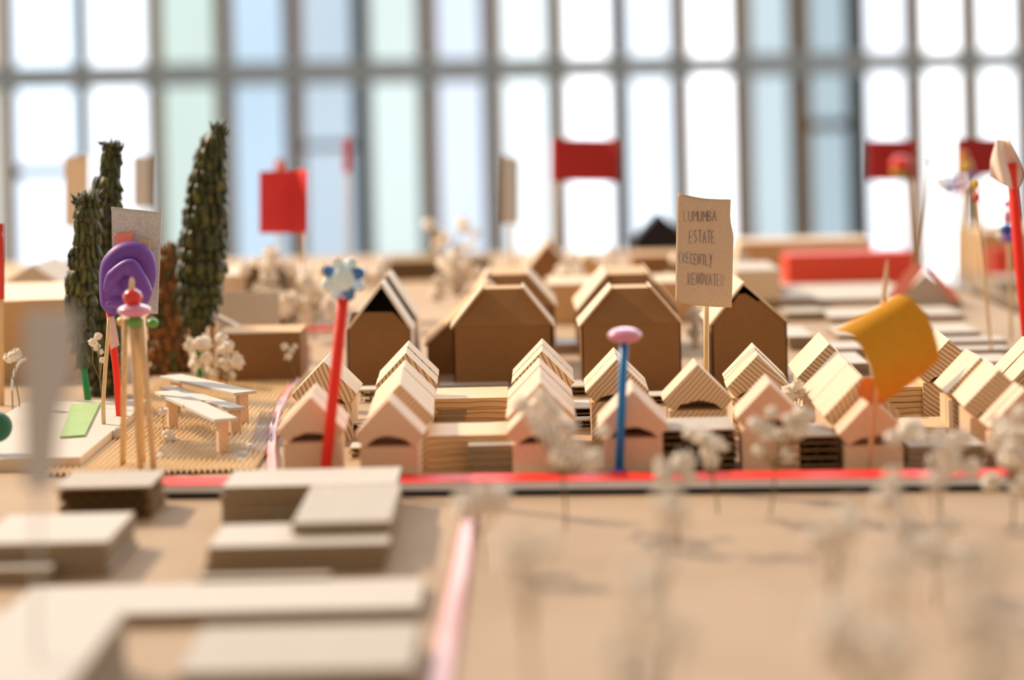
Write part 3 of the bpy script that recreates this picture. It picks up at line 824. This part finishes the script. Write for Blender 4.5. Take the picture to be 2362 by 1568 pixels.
# mustard flag
YF = YG(2002, 1105)
t = root('mustard_flag', 'curled mustard yellow paper flag on a wooden skewer at the right', 'flag', 2002, 1105)
stick(2002, 1105, 598, YF, .0016, 2047, t, tip=True)
fe = ([(1926, 762), (1968, 775), (2003, 835), (2020, 890), (2037, 928)], [(2072, 680), (2105, 690), (2142, 735), (2163, 800), (2165, 830)],
      [(1926, 762), (1975, 735), (2030, 705), (2072, 680)], [(2037, 928), (2085, 895), (2130, 862), (2165, 830)])
sheet('flag_paper', fe, lambda u, v: YF - .006 - .022 * math.sin(PI * (u * .9 + .05)) * (1 - .3 * v), 'yellow', t, .0008, 18)
sheet('tape', ([(1975, 905), (2005, 930), (2036, 932)], [(1998, 868), (2015, 872), (2035, 880)], [(1975, 905), (1985, 880), (1998, 868)], [(2036, 932), (2038, 905), (2035, 880)]),
      lambda u, v: YF + .001, 'orange', t, .0008, 8, label='orange tape flap')

# red straw with foil flower
YR = YG(746, 1131)
t = root('foil_flower', 'red straw topped by a silver blue foil flower, in front of the first house row', 'decoration', 746, 1131)
stick(746, 1131, 688, YR, .0036, 792, t, 'red', 'straw', n=16)
fl = P(795, 640, YR)
c_ = obj('flower_centre', MB().ball(P(792, 645, YR - .006), (.0072, .0025, .0072)), 'silver', t, smooth=True)
rg = random.Random(8)
for i in range(8):
    a = 2 * PI * i / 8 + .35
    c = P(793 + 33 * math.cos(a), 643 - 34 * math.sin(a), YR - .003 + .003 * (i % 2))
    mb = MB(); R = Matrix.Rotation(-a, 3, 'Y')
    mb.ball((0, 0, 0), (.0056, .0014, .0042), 12, 8)
    ax = Matrix.Rotation(rg.uniform(-.5, .5), 3, 'X') @ Matrix.Rotation(rg.uniform(-.4, .4), 3, 'Z')
    mb.v = [tuple((R @ ax @ Vector(v)) + c) for v in mb.v]
    obj('petal', mb, 'silver' if i % 3 else 'bluefoil', t, smooth=True)

# blue straw with pink bead
YB = YG(1427, 1115)
t = root('bead_stick', 'blue straw with a flat pink bead on top in the middle of the houses', 'decoration', 1427, 1115)
stick(1427, 1115, 782, YB, .0027, 1440, t, 'blue', 'straw', n=14)
obj('pink_bead', MB().ball(P(1441, 773, YB), (.0108, .0108, .0050), 24, 12), 'pinkbead', t, smooth=True)
obj('purple_bead', MB().ball(P(1429, 1088, YB), (.0050, .0050, .0024), 20, 10), 'purplebead', t, smooth=True)

# red straw with crumpled paper at the right edge
YQ = YG(2372, 860)
t = root('red_straw_flag', 'bright red straw with a crumpled pale pink paper at the right edge', 'flag', 2376, 862)
stick(2376, 862, 376, YQ, .0044, 2331, t, 'red', 'straw', n=14)
sheet('paper', ([(2284, 408), (2310, 425), (2345, 440)], [(2300, 320), (2312, 322), (2327, 322)], [(2284, 408), (2286, 370), (2300, 320)], [(2345, 440), (2358, 398), (2327, 322)]),
      lambda u, v: YQ - .002 + .006 * math.sin(7 * u + 4 * v) , 'whitecrumple', t, .0006, 14)

# flags on far sticks
def flag(label, x0, y0, x1, y1, sx, Y, mat, sway=0.0, name='paper_flag', foot=None, wave=.004, tl=0, tr=0, bl=0, br=0, crease=0, stickmat='skewer', sx2=None, r=.0017, above=0):
    base = P(sx, 500, Y); t = thing(name, label, 'flag', (base.x, Y, 0))
    a = Vector((P(sx, 560, Y).x + sway, Y, 0)); b = P(sx if sx2 is None else sx2, y0 + 2 - above, Y)
    obj('stick', MB().tube([a, a.lerp(b, .5), b], r, 8), stickmat, t, smooth=True)
    sheet('paper', quad((x0, y0 + tl), (x1, y0 + tr), (x1, y1 + br), (x0, y1 + bl)), lambda u, v: Y - r - .0008 - (max(0, crease - u) * .03 + max(0, u - crease) * .10 if crease else wave * (1 + math.sin(5 * u + 1)) * .5), mat, t, .0008, 10)
    return t
t = flag('squarish red card flag with a fold, on a wooden stick at the left', 599, 396, 709, 538, 697, 2.34, 'redcard', tr=-6, crease=.74)
flag('small salmon red flag peeking above the folded red one', 634, 368, 655, 460, 641, 2.75, 'salmon', wave=.002)
flag('narrow red flag seen edge-on, far behind the foil flower', 793, 318, 808, 398, 800, 3.05, 'redcard', wave=.001)
flag('wide dark red paper flag at the centre in front of the window', 1270, 322, 1428, 412, 1278, 2.95, 'redflag', wave=.02, tl=-3, br=8, bl=6, r=.002)
t = flag('narrow grey card on a thin stick left of the central red flag', 1160, 357, 1197, 516, 1180, 2.75, 'greycard', tr=10, wave=.001)
flag('dark red paper flag, left one of the pair at the upper right', 2003, 324, 2113, 416, 2110, 2.85, 'redflag', wave=.008, r=.002)
flag('dark red paper flag, right one of the pair at the upper right', 2204, 320, 2318, 404, 2208, 2.80, 'redflag', wave=.008, r=.002)
flag('beige card placard far left, behind the cypress trees', 148, 358, 206, 524, 176, 2.55, 'cream', wave=.001)
flag('grey card placard between the two tall cypress trees', 305, 358, 345, 480, 326, 2.75, 'greycard', wave=.001)

# grey placard with red label by the purple clay
YP = YG(318, 1000)
t = root('grey_placard', 'mottled grey card placard behind the purple clay with a salmon label', 'sign', 318, 975)
YP = t.location.y
stick(318, 975, 600, YP, .0014, 316, t)
sheet('card', quad((257, 477), (373, 490), (364, 724), (262, 716)), lambda u, v: YP - .003, 'greycard', t, .0012)
sheet('label', quad((264, 539), (309, 534), (303, 562), (266, 566)), lambda u, v: YP - .0055, 'salmon', t, .0005, 4, label='salmon paper label')
sheet('window_cutout', quad((318, 548), (349, 552), (350, 575), (318, 572)), lambda u, v: YP - .0055, 'signcard', t, .0005, 4, label='tan paper patch')

# purple clay on a red stick
YC = YG(278, 985)
t = root('clay_tree', 'folded purple clay lump on a red stick at the left', 'decoration', 278, 985)
YC = t.location.y
obj('stick', MB().tube([P(278, 985, YC), P(268, 850, YC), P(252, 715, YC)], .0028, 12), 'red', t, smooth=True)
sheet('tape', quad((246, 730), (264, 728), (276, 796), (256, 806)), lambda u, v: YC - .0036, 'tape', t, .0003, 5, label='clear pinkish tape')
mb = MB()
def lump(pts, rs, n=18):
    P_ = [P(x, y, YC + d) for x, y, d in pts]
    # resample smoothly
    S = []; R_ = []
    for i in range(len(P_) - 1):
        p0, p1, p2, p3 = P_[max(i - 1, 0)], P_[i], P_[i + 1], P_[min(i + 2, len(P_) - 1)]
        for k in range(7):
            f = k / 7
            S.append(0.5 * (2 * p1 + (p2 - p0) * f + (2 * p0 - 5 * p1 + 4 * p2 - p3) * f * f + (3 * p1 - p0 - 3 * p2 + p3) * f ** 3))
            R_.append(rs[i] + (rs[i + 1] - rs[i]) * f)
    S.append(P_[-1]); R_.append(rs[-1])
    mb.tube(S, 0, n, rs=[r / F * YC for r in R_])
# a thick roll bent over like a horseshoe with a folded inner roll
lump([(266, 728, 0), (256, 700, 0), (256, 655, 0), (262, 612, 0), (288, 586, 0), (322, 590, 0), (336, 622, 0), (334, 660, 0), (336, 690, 0)], [6, 24, 27, 29, 28, 29, 26, 22, 6])
lump([(246, 672, -.010), (262, 640, -.013), (298, 612, -.015), (314, 634, -.015), (323, 672, -.013), (320, 712, -.008)], [8, 19, 16, 19, 29, 12])
lump([(250, 690, -.004), (275, 668, -.003), (300, 640, -.002), (310, 600, 0)], [16, 30, 32, 20])
lump([(246, 672, -.008), (272, 662, -.010), (292, 652, -.008)], [6, 15, 6])
lump([(246, 702, -.007), (272, 696, -.009), (298, 694, -.007)], [6, 17, 6])
co = obj('clay', mb, 'clay', t, smooth=True)
rm = co.modifiers.new('blend', 'REMESH'); rm.mode = 'VOXEL'; rm.voxel_size = .0009; rm.use_smooth_shade = True
sm = co.modifiers.new('soften', 'SMOOTH'); sm.factor = .6; sm.iterations = 2

# bent skewer beside it
t = root('bent_skewer', 'bent bare wooden skewer left of the red stick', 'stick', 240, 1005)
Yk = t.location.y
obj('stick', MB().tube([P(240, 1005, Yk), P(238, 930, Yk), P(243, 850, Yk), P(248, 790, Yk), P(252, 735, Yk)], .0016, 10), 'skewer', t, smooth=True)

# stick bundle with beads
t = root('bead_tripod', 'bundle of wooden sticks topped by red, pink and green beads at the left', 'decoration', 318, 1092)
Yt = t.location.y
for x0, y0, x1, y1 in ((283, 1078, 289, 735), (325, 1090, 303, 735), (330, 1075, 318, 735), (356, 1092, 325, 735)):
    stick(x0, y0, y1, YG(x0, y0), .0021, x1, t, Y2=Yt)
stick(300, 720, 640, Yt, .0018, 305, t, name='tip', tip=True)
obj('red_bead', MB().ball(P(306, 686, Yt), (.0066, .0066, .0058)), 'redbead', t, smooth=True)
obj('pink_bead', MB().ball(P(310, 716, Yt), (.0112, .0112, .0046), 24, 12), 'pinkbead', t, smooth=True)
obj('green_bead', MB().ball(P(312, 742, Yt), (.0058, .0058, .0042)), 'greenbead', t, smooth=True)
obj('green_bead', MB().ball(P(352, 745, Yt + .01), (.0040, .0040, .0032)), 'greenbead', t, smooth=True)
obj('yellow_bead', MB().ball(P(282, 741, Yt + .004), (.0036, .0036, .0030)), 'yellowbead', t, smooth=True)

# skewer with red tape at the very left
t = root('taped_skewer', 'wooden skewer with a red wrapped top at the left edge', 'stick', 3, 935)
Yk = t.location.y
stick(3, 935, 520, Yk, .0026, 1, t)
obj('red_wrap', MB().tube([P(2, 690, Yk), P(1, 515, Yk)], .0032, 12), 'redbead', t, smooth=True)

# beads and pinwheels at the right
def beadstick(label, sx, foot, Y, beads, top, sx2=None, r=.0014):
    t = thing('bead_skewer', label, 'decoration', (P(sx, 500, Y).x, Y, 0))
    a = Vector((P(sx, 560, Y).x, Y, 0)); b = P(sx if sx2 is None else sx2, top, Y)
    obj('stick', MB().tube([a, b], r, 8), 'skewer', t, smooth=True)
    for nm, x, y, rx, rz, m in beads:
        obj(nm, MB().ball(P(x, y, Y - .002), (rx * Y / F, rx * Y / F, rz * Y / F), 14, 8), m, t, smooth=True)
    return t
beadstick('thin skewer with a yellow bead over a red bead at the upper right', 2281, 0, 2.0, [('yellow_bead', 2250, 424, 11, 12, 'yellowbead'), ('red_bead', 2253, 455, 9, 12, 'redbead')], 415, 2249)
tt = beadstick('bead figure of red, violet and blue beads beside the bright red straw', 2328, 0, 2.1,
          [('red_bead', 2322, 470, 8, 9, 'redbead'), ('violet_bead', 2324, 500, 11, 16, 'pinkbead'), ('blue_bead', 2322, 528, 17, 12, 'bluebead'), ('white_bead', 2306, 545, 8, 8, 'petal'), ('violet_bead', 2326, 548, 20, 10, 'purplebead')], 462, 2322)
beadstick('skewer with a small violet tip left of the pinwheels', 2120, 0, 2.75, [('violet_bead', 2148, 372, 5, 14, 'purplebead')], 370, 2150)
beadstick('bare thin skewer right of the left red flag', 2102, 0, 2.8, [('salmon_bead', 2078, 376, 26, 18, 'redbead'), ('green_bead', 2086, 404, 14, 9, 'greenbead'), ('yellow_bead', 2068, 396, 14, 9, 'yellowbead')], 400, 2090)
beadstick('bead cluster of yellow and violet in front of the right red flag', 2236, 0, 2.55, [('yellow_bead', 2228, 382, 16, 16, 'yellowbead'), ('yellow_bead', 2222, 360, 14, 14, 'orange'), ('violet_bead', 2240, 402, 12, 10, 'purplebead')], 350, 2226)
beadstick('bare skewer standing behind the yellow and red bead skewer', 2212, 0, 2.6, [('violet_bead', 2222, 440, 9, 9, 'pinkbead')], 440, 2222)
t = thing('pinwheel', 'small multicoloured pinwheel on a skewer at the upper right', 'decoration', (P(2195, 500, 2.65).x, 2.65, 0))
Yw = 2.65
a = Vector((P(2195, 560, Yw).x, Yw, 0)); obj('stick', MB().tube([a, P(2192, 418, Yw)], .0015, 8), 'skewer', t, smooth=True)
for i, m in enumerate(('orange', 'greenbead', 'bluebead', 'pinkbead', 'purplebead', 'bluebead')):
    an = 2 * PI * i / 6 + 2.6
    c = P(2188, 424, Yw - .004); p1 = c + Vector((math.cos(an) * .022, -.003, -math.sin(an) * .014)); p2 = c + Vector((math.cos(an + .8) * .017, .003, -math.sin(an + .8) * .012))
    obj('blade', MB().add([c, p1, p2], [(0, 1, 2)]), m, t, solid=.0006)
# salmon ribs along the tent roof
Yr = 2.415
t = thing('salmon_strip', 'salmon paper strip leaning along the left slope of the grey tent roof', 'strip', (P(2090, 680, Yr).x, Yr, P(2060, 690, Yr).z))
sheet('strip', quad((2108, 608), (2136, 612), (2080, 690), (2040, 690)), lambda u, v: Yr - .002, 'salmon', t, .001)
t = thing('salmon_strip', 'thin salmon strip leaning along the right slope of the grey tent roof', 'strip', (P(2180, 680, Yr).x, Yr, P(2200, 690, Yr).z))
sheet('strip', quad((2140, 620), (2152, 618), (2216, 690), (2196, 694)), lambda u, v: Yr - .003, 'salmon', t, .001)

# ------------------------------------------------------------------ second table at the right
table('side_table', 'second display table beyond the right edge of the model town', 0.735, 1.5, 2.9, 3.62, -0.05)
def tcarton(label, x0, x1, yf, Y, depth, style, cat='model building'):
    X0, X1 = P(x0, yf, Y).x, P(x1, yf, Y).x; h = P((x0 + x1) / 2, yf, Y).z
    return tag(obj('card_box', MB().box(X0, X1, Y, Y + depth, -0.05, h, 1, 0), STY[style], bevel=.001), label, cat)
tcarton('tall tan box on the side table at the right edge', 2262, 2460, 532, 3.42, .2, 'kraftl')
tcarton('red card box in front of the tall tan box on the side table', 2288, 2335, 572, 3.36, .03, 'red')
tcarton('grey low box on the side table at the right edge', 2305, 2450, 645, 3.2, .1, 'grey')

# ------------------------------------------------------------------ cypress-like husk trees
def husk_tree(label, spine, Y, mats, stickpts, seed, scale=1.0, tuft=True, sm='greenstick', sr=.0028, lump=(.0062, .0028)):
    """spine: (px, py, half width px) from the top down"""
    x, y = stickpts[-1]
    g = P(x, y, Y); t = thing('cypress_tree', label, 'model tree', (g.x, Y, 0))
    pts = [P(sx, sy, Y) for sx, sy, _ in spine]; rs = [w * Y / F for *_, w in spine]
    # resample
    L = [0]
    for i in range(1, len(pts)): L.append(L[-1] + (pts[i] - pts[i - 1]).length)
    def at(d):
        for i in range(1, len(pts)):
            if d <= L[i] or i == len(pts) - 1:
                f = (d - L[i - 1]) / (L[i] - L[i - 1]); f = f * f * (3 - 2 * f) * .5 + f * .5
                return pts[i - 1].lerp(pts[i], f), rs[i - 1] + (rs[i] - rs[i - 1]) * f
    N = 26
    core = MB(); S = [at(L[-1] * k / N) for k in range(N + 1)]
    core.tube([s[0] for s in S], 0, 14, rs=[max(.0012, s[1] * .86) for s in S])
    r = random.Random(seed)
    lm = MB()
    d = 0.002; row = 0
    lz, lx = lump
    while d < L[-1] - .002:
        c, R = at(d); nn = 15; tw = 1.6 * d / L[-1]; lx = max(.0016, 2 * PI * R / nn * .52)
        for k in range(nn):
            a = 2 * PI * k / nn + tw + r.uniform(-.09, .09)
            dirv = Vector((math.cos(a), math.sin(a), 0))
            if dirv.y > .6: continue
            p = c + dirv * R * r.uniform(.90, 1.0) + Vector((0, 0, r.uniform(-.001, .001)))
            s_ = r.uniform(.75, 1.25)
            o = len(lm.v)
            lm.ball((0, 0, 0), (lx * s_, lx * .75 * s_, lz * s_ * r.uniform(.8, 1.3)), 6, 4, r.randint(0, len(mats) - 1))
            Rm = Matrix.Rotation(a - PI / 2, 3, 'Z') @ Matrix.Rotation(r.uniform(-.1, .55), 3, 'X') @ Matrix.Rotation(r.uniform(-.25, .25), 3, 'Y')
            for i in range(o, len(lm.v)): lm.v[i] = tuple(Rm @ Vector(lm.v[i]) + p)
        d += lz * 1.6; row += 1
    if tuft:
        c = pts[0]; R = max(rs[0], rs[1])
        for k in range(34):
            a = r.uniform(0, 2 * PI); q = c + Vector((math.cos(a), math.sin(a), 0)) * R * r.uniform(.1, 1.0) + Vector((0, 0, r.uniform(-.012, .002)))
            e_ = q + Vector((math.cos(a) * .004, math.sin(a) * .004, r.uniform(.003, .009)))
            lm.tube([q, q.lerp(e_, .5) + Vector((r.uniform(-.001, .001), 0, 0)), e_], 0, 5, r.randint(0, len(mats) - 1), rs=[.0018, .0014, .0004])
    core.v += []; o = len(core.v); nmat = 0
    core.add(lm.v, [], 0)
    for f, mi in zip(lm.f, lm.mi): core.f.append([i + o for i in f]); core.mi.append(mi)
    obj('foliage', core, mats, t, smooth=True)
    sp = [P(a, b, Y) for a, b in stickpts]
    obj('trunk', MB().tube(sp, sr, 12), sm, t, smooth=True)
    return t
husk_tree('tall dark green husk cypress on a green stick, right one of the trees', [(503, 300, 10), (494, 325, 28), (487, 352, 35), (482, 385, 36), (478, 430, 44), (473, 490, 49), (470, 550, 52), (464, 620, 52), (462, 690, 47), (458, 740, 34), (457, 775, 10)],
          1.93, ['husk', 'husk', 'husklight'], [(455, 760), (459, 830), (465, 905)], 3)
husk_tree('tall twisted dark green husk cypress, left rear', [(256, 338, 17), (258, 362, 24), (256, 392, 22), (246, 430, 32), (238, 480, 42), (232, 540, 45), (228, 610, 48), (226, 690, 50), (232, 780, 48), (238, 870, 42), (240, 925, 24)],
          1.84, ['husk', 'husklight', 'husk'], [(240, 900), (243, 968)], 5)
husk_tree('shorter olive husk cypress in front of the twisted one at the left', [(204, 458, 26), (204, 490, 31), (200, 540, 28), (196, 590, 34), (190, 650, 36), (184, 710, 34), (182, 770, 30), (190, 835, 14)],
          1.76, ['husklight', 'husk'], [(188, 820), (200, 900), (208, 962)], 7)
husk_tree('amber brown seed husk tree behind the benches', [(388, 572, 22), (388, 610, 32), (387, 670, 38), (386, 740, 44), (388, 800, 48), (388, 850, 50), (388, 892, 40)],
          1.985, ['husk_b', 'husk_b', 'husklight'], [(388, 870), (388, 900)], 9, tuft=False, lump=(.0066, .0036))

# ------------------------------------------------------------------ benches
def bench(label, fl, fr, h, ends, w=.012):
    """fl, fr: ground pixels of left and right post feet; ends: extra slat length each side (m)"""
    a, b = G(*fl), G(*fr)
    t = thing('model_bench', label, 'bench', ((a.x + b.x) / 2, (a.y + b.y) / 2, 0))
    d = (b - a).normalized(); nrm = Vector((-d.y, d.x, 0))
    A = a - d * ends[0]; B = b + d * ends[1]
    q = [A - nrm * w / 2, B - nrm * w / 2, B + nrm * w / 2, A + nrm * w / 2]
    obj('slat', MB().slabpoly(q, h - .0022, h), 'bench', t, bevel=.0002)
    for p in (a, b):
        c = [p - d * .0035 - nrm * .0035, p + d * .0035 - nrm * .0035, p + d * .0035 + nrm * .0035, p - d * .0035 + nrm * .0035]
        obj('post', MB().slabpoly(c, .001, h - .0022), 'pine2', t)
    return t
bench('nearest of the three narrow grey slat benches on the ribbed paper', (398, 992), (514, 1052), .0275, (.019, .010), .017)
bench('middle of the three narrow grey slat benches on the ribbed paper', (404, 958), (542, 1005), .0215, (.017, .006), .013)
bench('rearmost of the three narrow grey slat benches, the highest one', (408, 943), (560, 982), .0265, (.011, .006), .019)

# green paper, stone, shade sheets and ball
p4 = [G(140, 1040), G(196, 1036), G(232, 958), G(165, 962)]
tag(obj('green_paper', MB().slabpoly([(p.x, p.y) for p in p4], .0003, .0105), 'greenpaper'), 'light green paper patch at the left beside the ribbed paper', 'paper')
c = G(272, 1018)
tag(obj('pebble', MB().ball((c.x, c.y, .0055), (.0062, .006, .0055), 14, 9, fn=lambda d: 1 + .12 * noise.noise(d * 2)), 'stone', smooth=True), 'small white pebble at the foot of the red stick', 'stone')
YN = YG(5, 1075)
t = root('green_ball', 'blurred dark green ball at the left edge', 'decoration', 0, 1075)
obj('ball', MB().ball(P(-8, 985, t.location.y), (.0108, .0108, .0105)), 'darkgreen', t, smooth=True)
obj('stick', MB().tube([P(-6, 1075, t.location.y), P(-8, 1010, t.location.y)], .0012, 8), 'skewer', t)
# see-through dark sheets standing in for the shade of the benches
for i, (pts, lab) in enumerate([
    ([(360, 1065), (560, 1072), (585, 1035), (380, 1025)], 'crinkled clear film scrap lying under the nearest bench'),
    ([(575, 1050), (612, 1052), (650, 960), (600, 958)], 'clear film scrap on the ribbed paper right of the benches')]):
    mb = MB(); q = [G(*p) for p in pts]; n = 10; vs = []
    for j in range(n + 1):
        for k in range(n + 1):
            u, v = k / n, j / n
            p = q[0].lerp(q[1], u).lerp(q[3].lerp(q[2], u), v)
            vs.append((p.x, p.y, .0034 + .0016 * abs(noise.noise(Vector((u * 5, v * 5, i * 4.0))))))
    mb.add(vs, [(j * (n + 1) + k, j * (n + 1) + k + 1, (j + 1) * (n + 1) + k + 1, (j + 1) * (n + 1) + k) for j in range(n) for k in range(n)])
    tag(obj('film_scrap', mb, 'netting', smooth=True), lab, 'film')
# beaded arch at the far left
t = root('beaded_arch', 'small arch of clear glass beads at the left edge behind the grey paddle', 'decoration', 45, 950)
Ya = t.location.y
mb = MB()
for k in range(22):
    a = PI * (.52 + .5 * k / 21)
    mb.ball(P(62 + 34 * math.cos(a), 895 - 66 * math.sin(a), Ya), .0012, 8, 6)
obj('bead_string', mb, 'silver', t, smooth=True)
obj('wire', MB().tube([P(62 + 34 * math.cos(PI * (.52 + .5 * k / 21)), 895 - 66 * math.sin(PI * (.52 + .5 * k / 21)), Ya) for k in range(22)] + [G(30, 955)], .0006, 6), 'stem', t)

# out-of-focus grey paddle close to the lens
Yz = 0.86
gx = P(86, 1200, Yz).x
t = thing('grey_paddle', 'large very blurred grey board paddle standing in front at the left', 'sign', (gx, Yz, 0))
mb = MB().prism([(P(x, y, Yz).x, max(0, P(x, y, Yz).z)) for x, y in ((90, 1900), (90, 1135), (124, 1120), (140, 960), (170, 860), (174, 712), (56, 716), (52, 930), (56, 1120), (84, 1135), (84, 1900))], Yz - .001, Yz + .001)
obj('board', mb, 'greycard', t)

# ------------------------------------------------------------------ dried gypsophila
BL = []
for s in range(4):
    rg = random.Random(40 + s); mb = MB()
    mb.ball((0, 0, 0), (1, 1, .82), 14, 9, fn=lambda d, s=s: 1 + .30 * noise.noise(d * 3.1 + Vector((s * 5, 1, 2))) + .16 * noise.noise(d * 8 + Vector((2, s * 3, 1))))
    for k in range(16):
        d = Vector((rg.gauss(0, 1), rg.gauss(0, 1), rg.gauss(.3, .8))).normalized(); a = d.cross(Vector((.3, .2, 1))).normalized(); b = d.cross(a)
        c = d * .8; q = d * 1.25
        mb.add([c - a * .3, c + a * .3, q + a * .34 + b * .12, q - a * .30 - b * .10], [(0, 1, 2, 3)])
    me = bpy.data.meshes.new('blossom'); me.from_pydata(mb.v, [], mb.f); me.materials.append(M['petal'])
    me.polygons.foreach_set('use_smooth', [True] * len(me.polygons)); me.update()
    BL.append(me)
def plant(label, foot, heads, seed, rad=.0052, jitter=.02, group=None):
    """heads: world positions of the blossoms"""
    r = random.Random(seed)
    t = thing('dried_gypsophila', label, 'dried flowers', (foot.x, foot.y, 0), group)
    st = MB()
    f = Vector((foot.x, foot.y, 0))
    cen = sum((h for h in heads), Vector()) / len(heads)
    fork = f.lerp(cen, .55)
    st.tube([f, f.lerp(fork, .5) + Vector((.001, 0, 0)), fork], .0006, 5)
    for h in heads:
        m = fork.lerp(h, .5) + Vector((r.uniform(-.003, .003), r.uniform(-.003, .003), -.002))
        st.tube([fork, m, h], .0004, 4)
    obj('stems', st, 'stem', t)
    for h in heads:
        o = bpy.data.objects.new('blossom', r.choice(BL)); COL.objects.link(o); o.parent = t
        o.location = h - t.location; k = rad * r.uniform(.65, 1.25); o.scale = (k, k, k)
        o.rotation_euler = (r.uniform(-.6, .6), r.uniform(-.6, .6), r.uniform(0, 6))
    return t
def plant_px(label, foot, Y, hs, seed, rad=.0052, dj=.012, group=None):
    r = random.Random(seed)
    g = P(foot, 500, Y)
    return plant(label, Vector((g.x, Y, 0)), [P(x, y, Y + r.uniform(-dj, dj)) for x, y in hs], seed, rad, group=group)
def scatter(label, foot, Y, box, n, seed, rad=.0052, dj=.02):
    r = random.Random(seed * 7 + 1)
    x0, y0, x1, y1 = box
    hs = [(r.triangular(x0, x1), r.uniform(y0, y1)) for _ in range(n)]
    return plant_px(label, foot, Y, hs, seed, rad, dj)
plant_px('small dried gypsophila right of the tall green cypress stick', 512, 1.86, [(543, 820), (530, 866), (517, 806), (548, 836), (500, 838), (520, 838), (495, 858), (510, 780), (525, 800)], 1, .0048)
plant_px('dried gypsophila tuft directly behind the green stick of the tall cypress', 470, 1.87, [(440, 797), (470, 800), (478, 828), (462, 790), (452, 838), (470, 790)], 2, .0058)
plant_px('faint dried gypsophila in front of the open brown box', 672, 1.88, [(656, 800), (672, 808), (664, 822), (680, 800)], 3, .0032)
plant_px('single dried blossom at the left edge beside the glass beads', 36, 1.72, [(30, 822), (38, 818), (22, 826)], 4, .0040)
plant_px('little dried blossoms under the benches', 392, 1.56, [(392, 1012), (386, 1002), (400, 1018), (376, 950)], 5, .0045)
plant_px('dried gypsophila in front of the twisted cypress', 226, 1.70, [(222, 800), (232, 812), (214, 790), (226, 776), (236, 830)], 6, .0030)
scatter('large dried gypsophila cluster behind the tan card panel', 610, 2.30, (530, 575, 690, 720), 22, 7, .0075)
scatter('dried gypsophila cluster behind the folded red flag stick', 720, 2.21, (640, 620, 780, 745), 20, 8, .0075)
scatter('dried gypsophila right of the foil flower', 870, 2.4, (825, 595, 915, 650), 9, 9, .0075)
scatter('dried gypsophila cluster left of the hipped card houses', 1060, 2.40, (1000, 590, 1125, 680), 20, 10, .0075)
scatter('tall faint dried gypsophila before the window, centre left', 1020, 2.84, (970, 505, 1110, 590), 12, 11, .0065)
scatter('dried gypsophila in front of the small brown gabled house', 1290, 2.5, (1250, 595, 1400, 650), 11, 12, .0065)
scatter('dried gypsophila sprig before the window near the centre mullion', 1410, 3.0, (1370, 530, 1440, 640), 8, 13, .0055)
scatter('dried gypsophila between the sign and the right card house', 1592, 2.1, (1572, 700, 1640, 800), 8, 14, .006)
scatter('dried gypsophila behind the left edge of the sign', 1552, 2.5, (1520, 590, 1575, 700), 7, 15, .006)
plant_px('single dried blossoms in front of the row left of the yellow flag', 1838, 1.52, [(1838, 892), (1826, 905), (1848, 908)], 16, .0055)
# foreground plants, more and more out of focus
plant_px('dried gypsophila hiding the front house of the third row', 1288, 1.22,
         [(1205, 935), (1245, 915), (1232, 962), (1270, 950), (1290, 975), (1318, 985), (1262, 1000), (1300, 1010), (1330, 1030), (1255, 925), (1390, 995), (1372, 1050), (1355, 1062), (1290, 1055), (1310, 1060), (1282, 1020), (1240, 985)], 17, .0049, .03)
plant_px('dried gypsophila in front of the corrugated block under the sign', 1640, 1.26, [(1590, 1000), (1655, 1018), (1625, 1012), (1635, 1040), (1610, 1005), (1668, 1030), (1640, 1065)], 18, .0044)
plant_px('pair of dried blossoms over the red strip below the blue straw', 1548, 1.17, [(1524, 1072), (1574, 1070), (1590, 1100), (1530, 1095)], 19, .0054)
plant_px('dried gypsophila before the front house right of the sign', 1760, 1.25, [(1798, 1005), (1780, 950), (1822, 968), (1840, 990), (1750, 1040), (1770, 1000), (1815, 1050), (1850, 960), (1745, 980)], 20, .0050)
plant_px('dried gypsophila at the foot of the yellow flag, right side', 2150, 1.22, [(2180, 1035), (2160, 1060), (2200, 1050), (2240, 1080), (2135, 1010), (2170, 1000), (2100, 990), (2060, 1010), (2215, 1010), (2190, 1075)], 21, .0056, .03)
plant_px('dried blossoms left of the blurred pink ribbon top', 1095, 1.12, [(1060, 1160), (1100, 1150), (1075, 1178), (1120, 1165), (1150, 1150)], 22, .0058)
scatter('dried gypsophila at the right edge in front of the last front house', 2320, 1.2, (2270, 940, 2375, 1130), 14, 23, .0050, .04)
scatter('blurred dried gypsophila below the pair of blossoms on the strip', 1500, 0.88, (1470, 1130, 1600, 1340), 7, 24, .0050, .04)
scatter('blurred tall dried gypsophila at the bottom, right of centre', 1440, 0.66, (1400, 1300, 1620, 1560), 7, 25, .0046, .03)
scatter('blurred dried gypsophila crossing the strip below the yellow flag', 2140, 1.02, (2040, 1090, 2270, 1290), 15, 26, .0052, .05)
scatter('very blurred dried gypsophila cluster at the bottom right', 2020, 0.70, (1880, 1220, 2160, 1500), 11, 27, .0052, .04)
scatter('very blurred dried gypsophila at the lower right edge', 2260, 0.66, (2180, 1250, 2370, 1560), 8, 28, .0046, .03)
scatter('faint blurred dried gypsophila right of the blurred pink ribbon', 1200, 0.80, (1100, 1240, 1290, 1420), 5, 29, .0040, .04)
scatter('blurred dried gypsophila below the corrugated block under the sign', 1880, 0.92, (1880, 1130, 1990, 1260), 6, 30, .0046, .04)
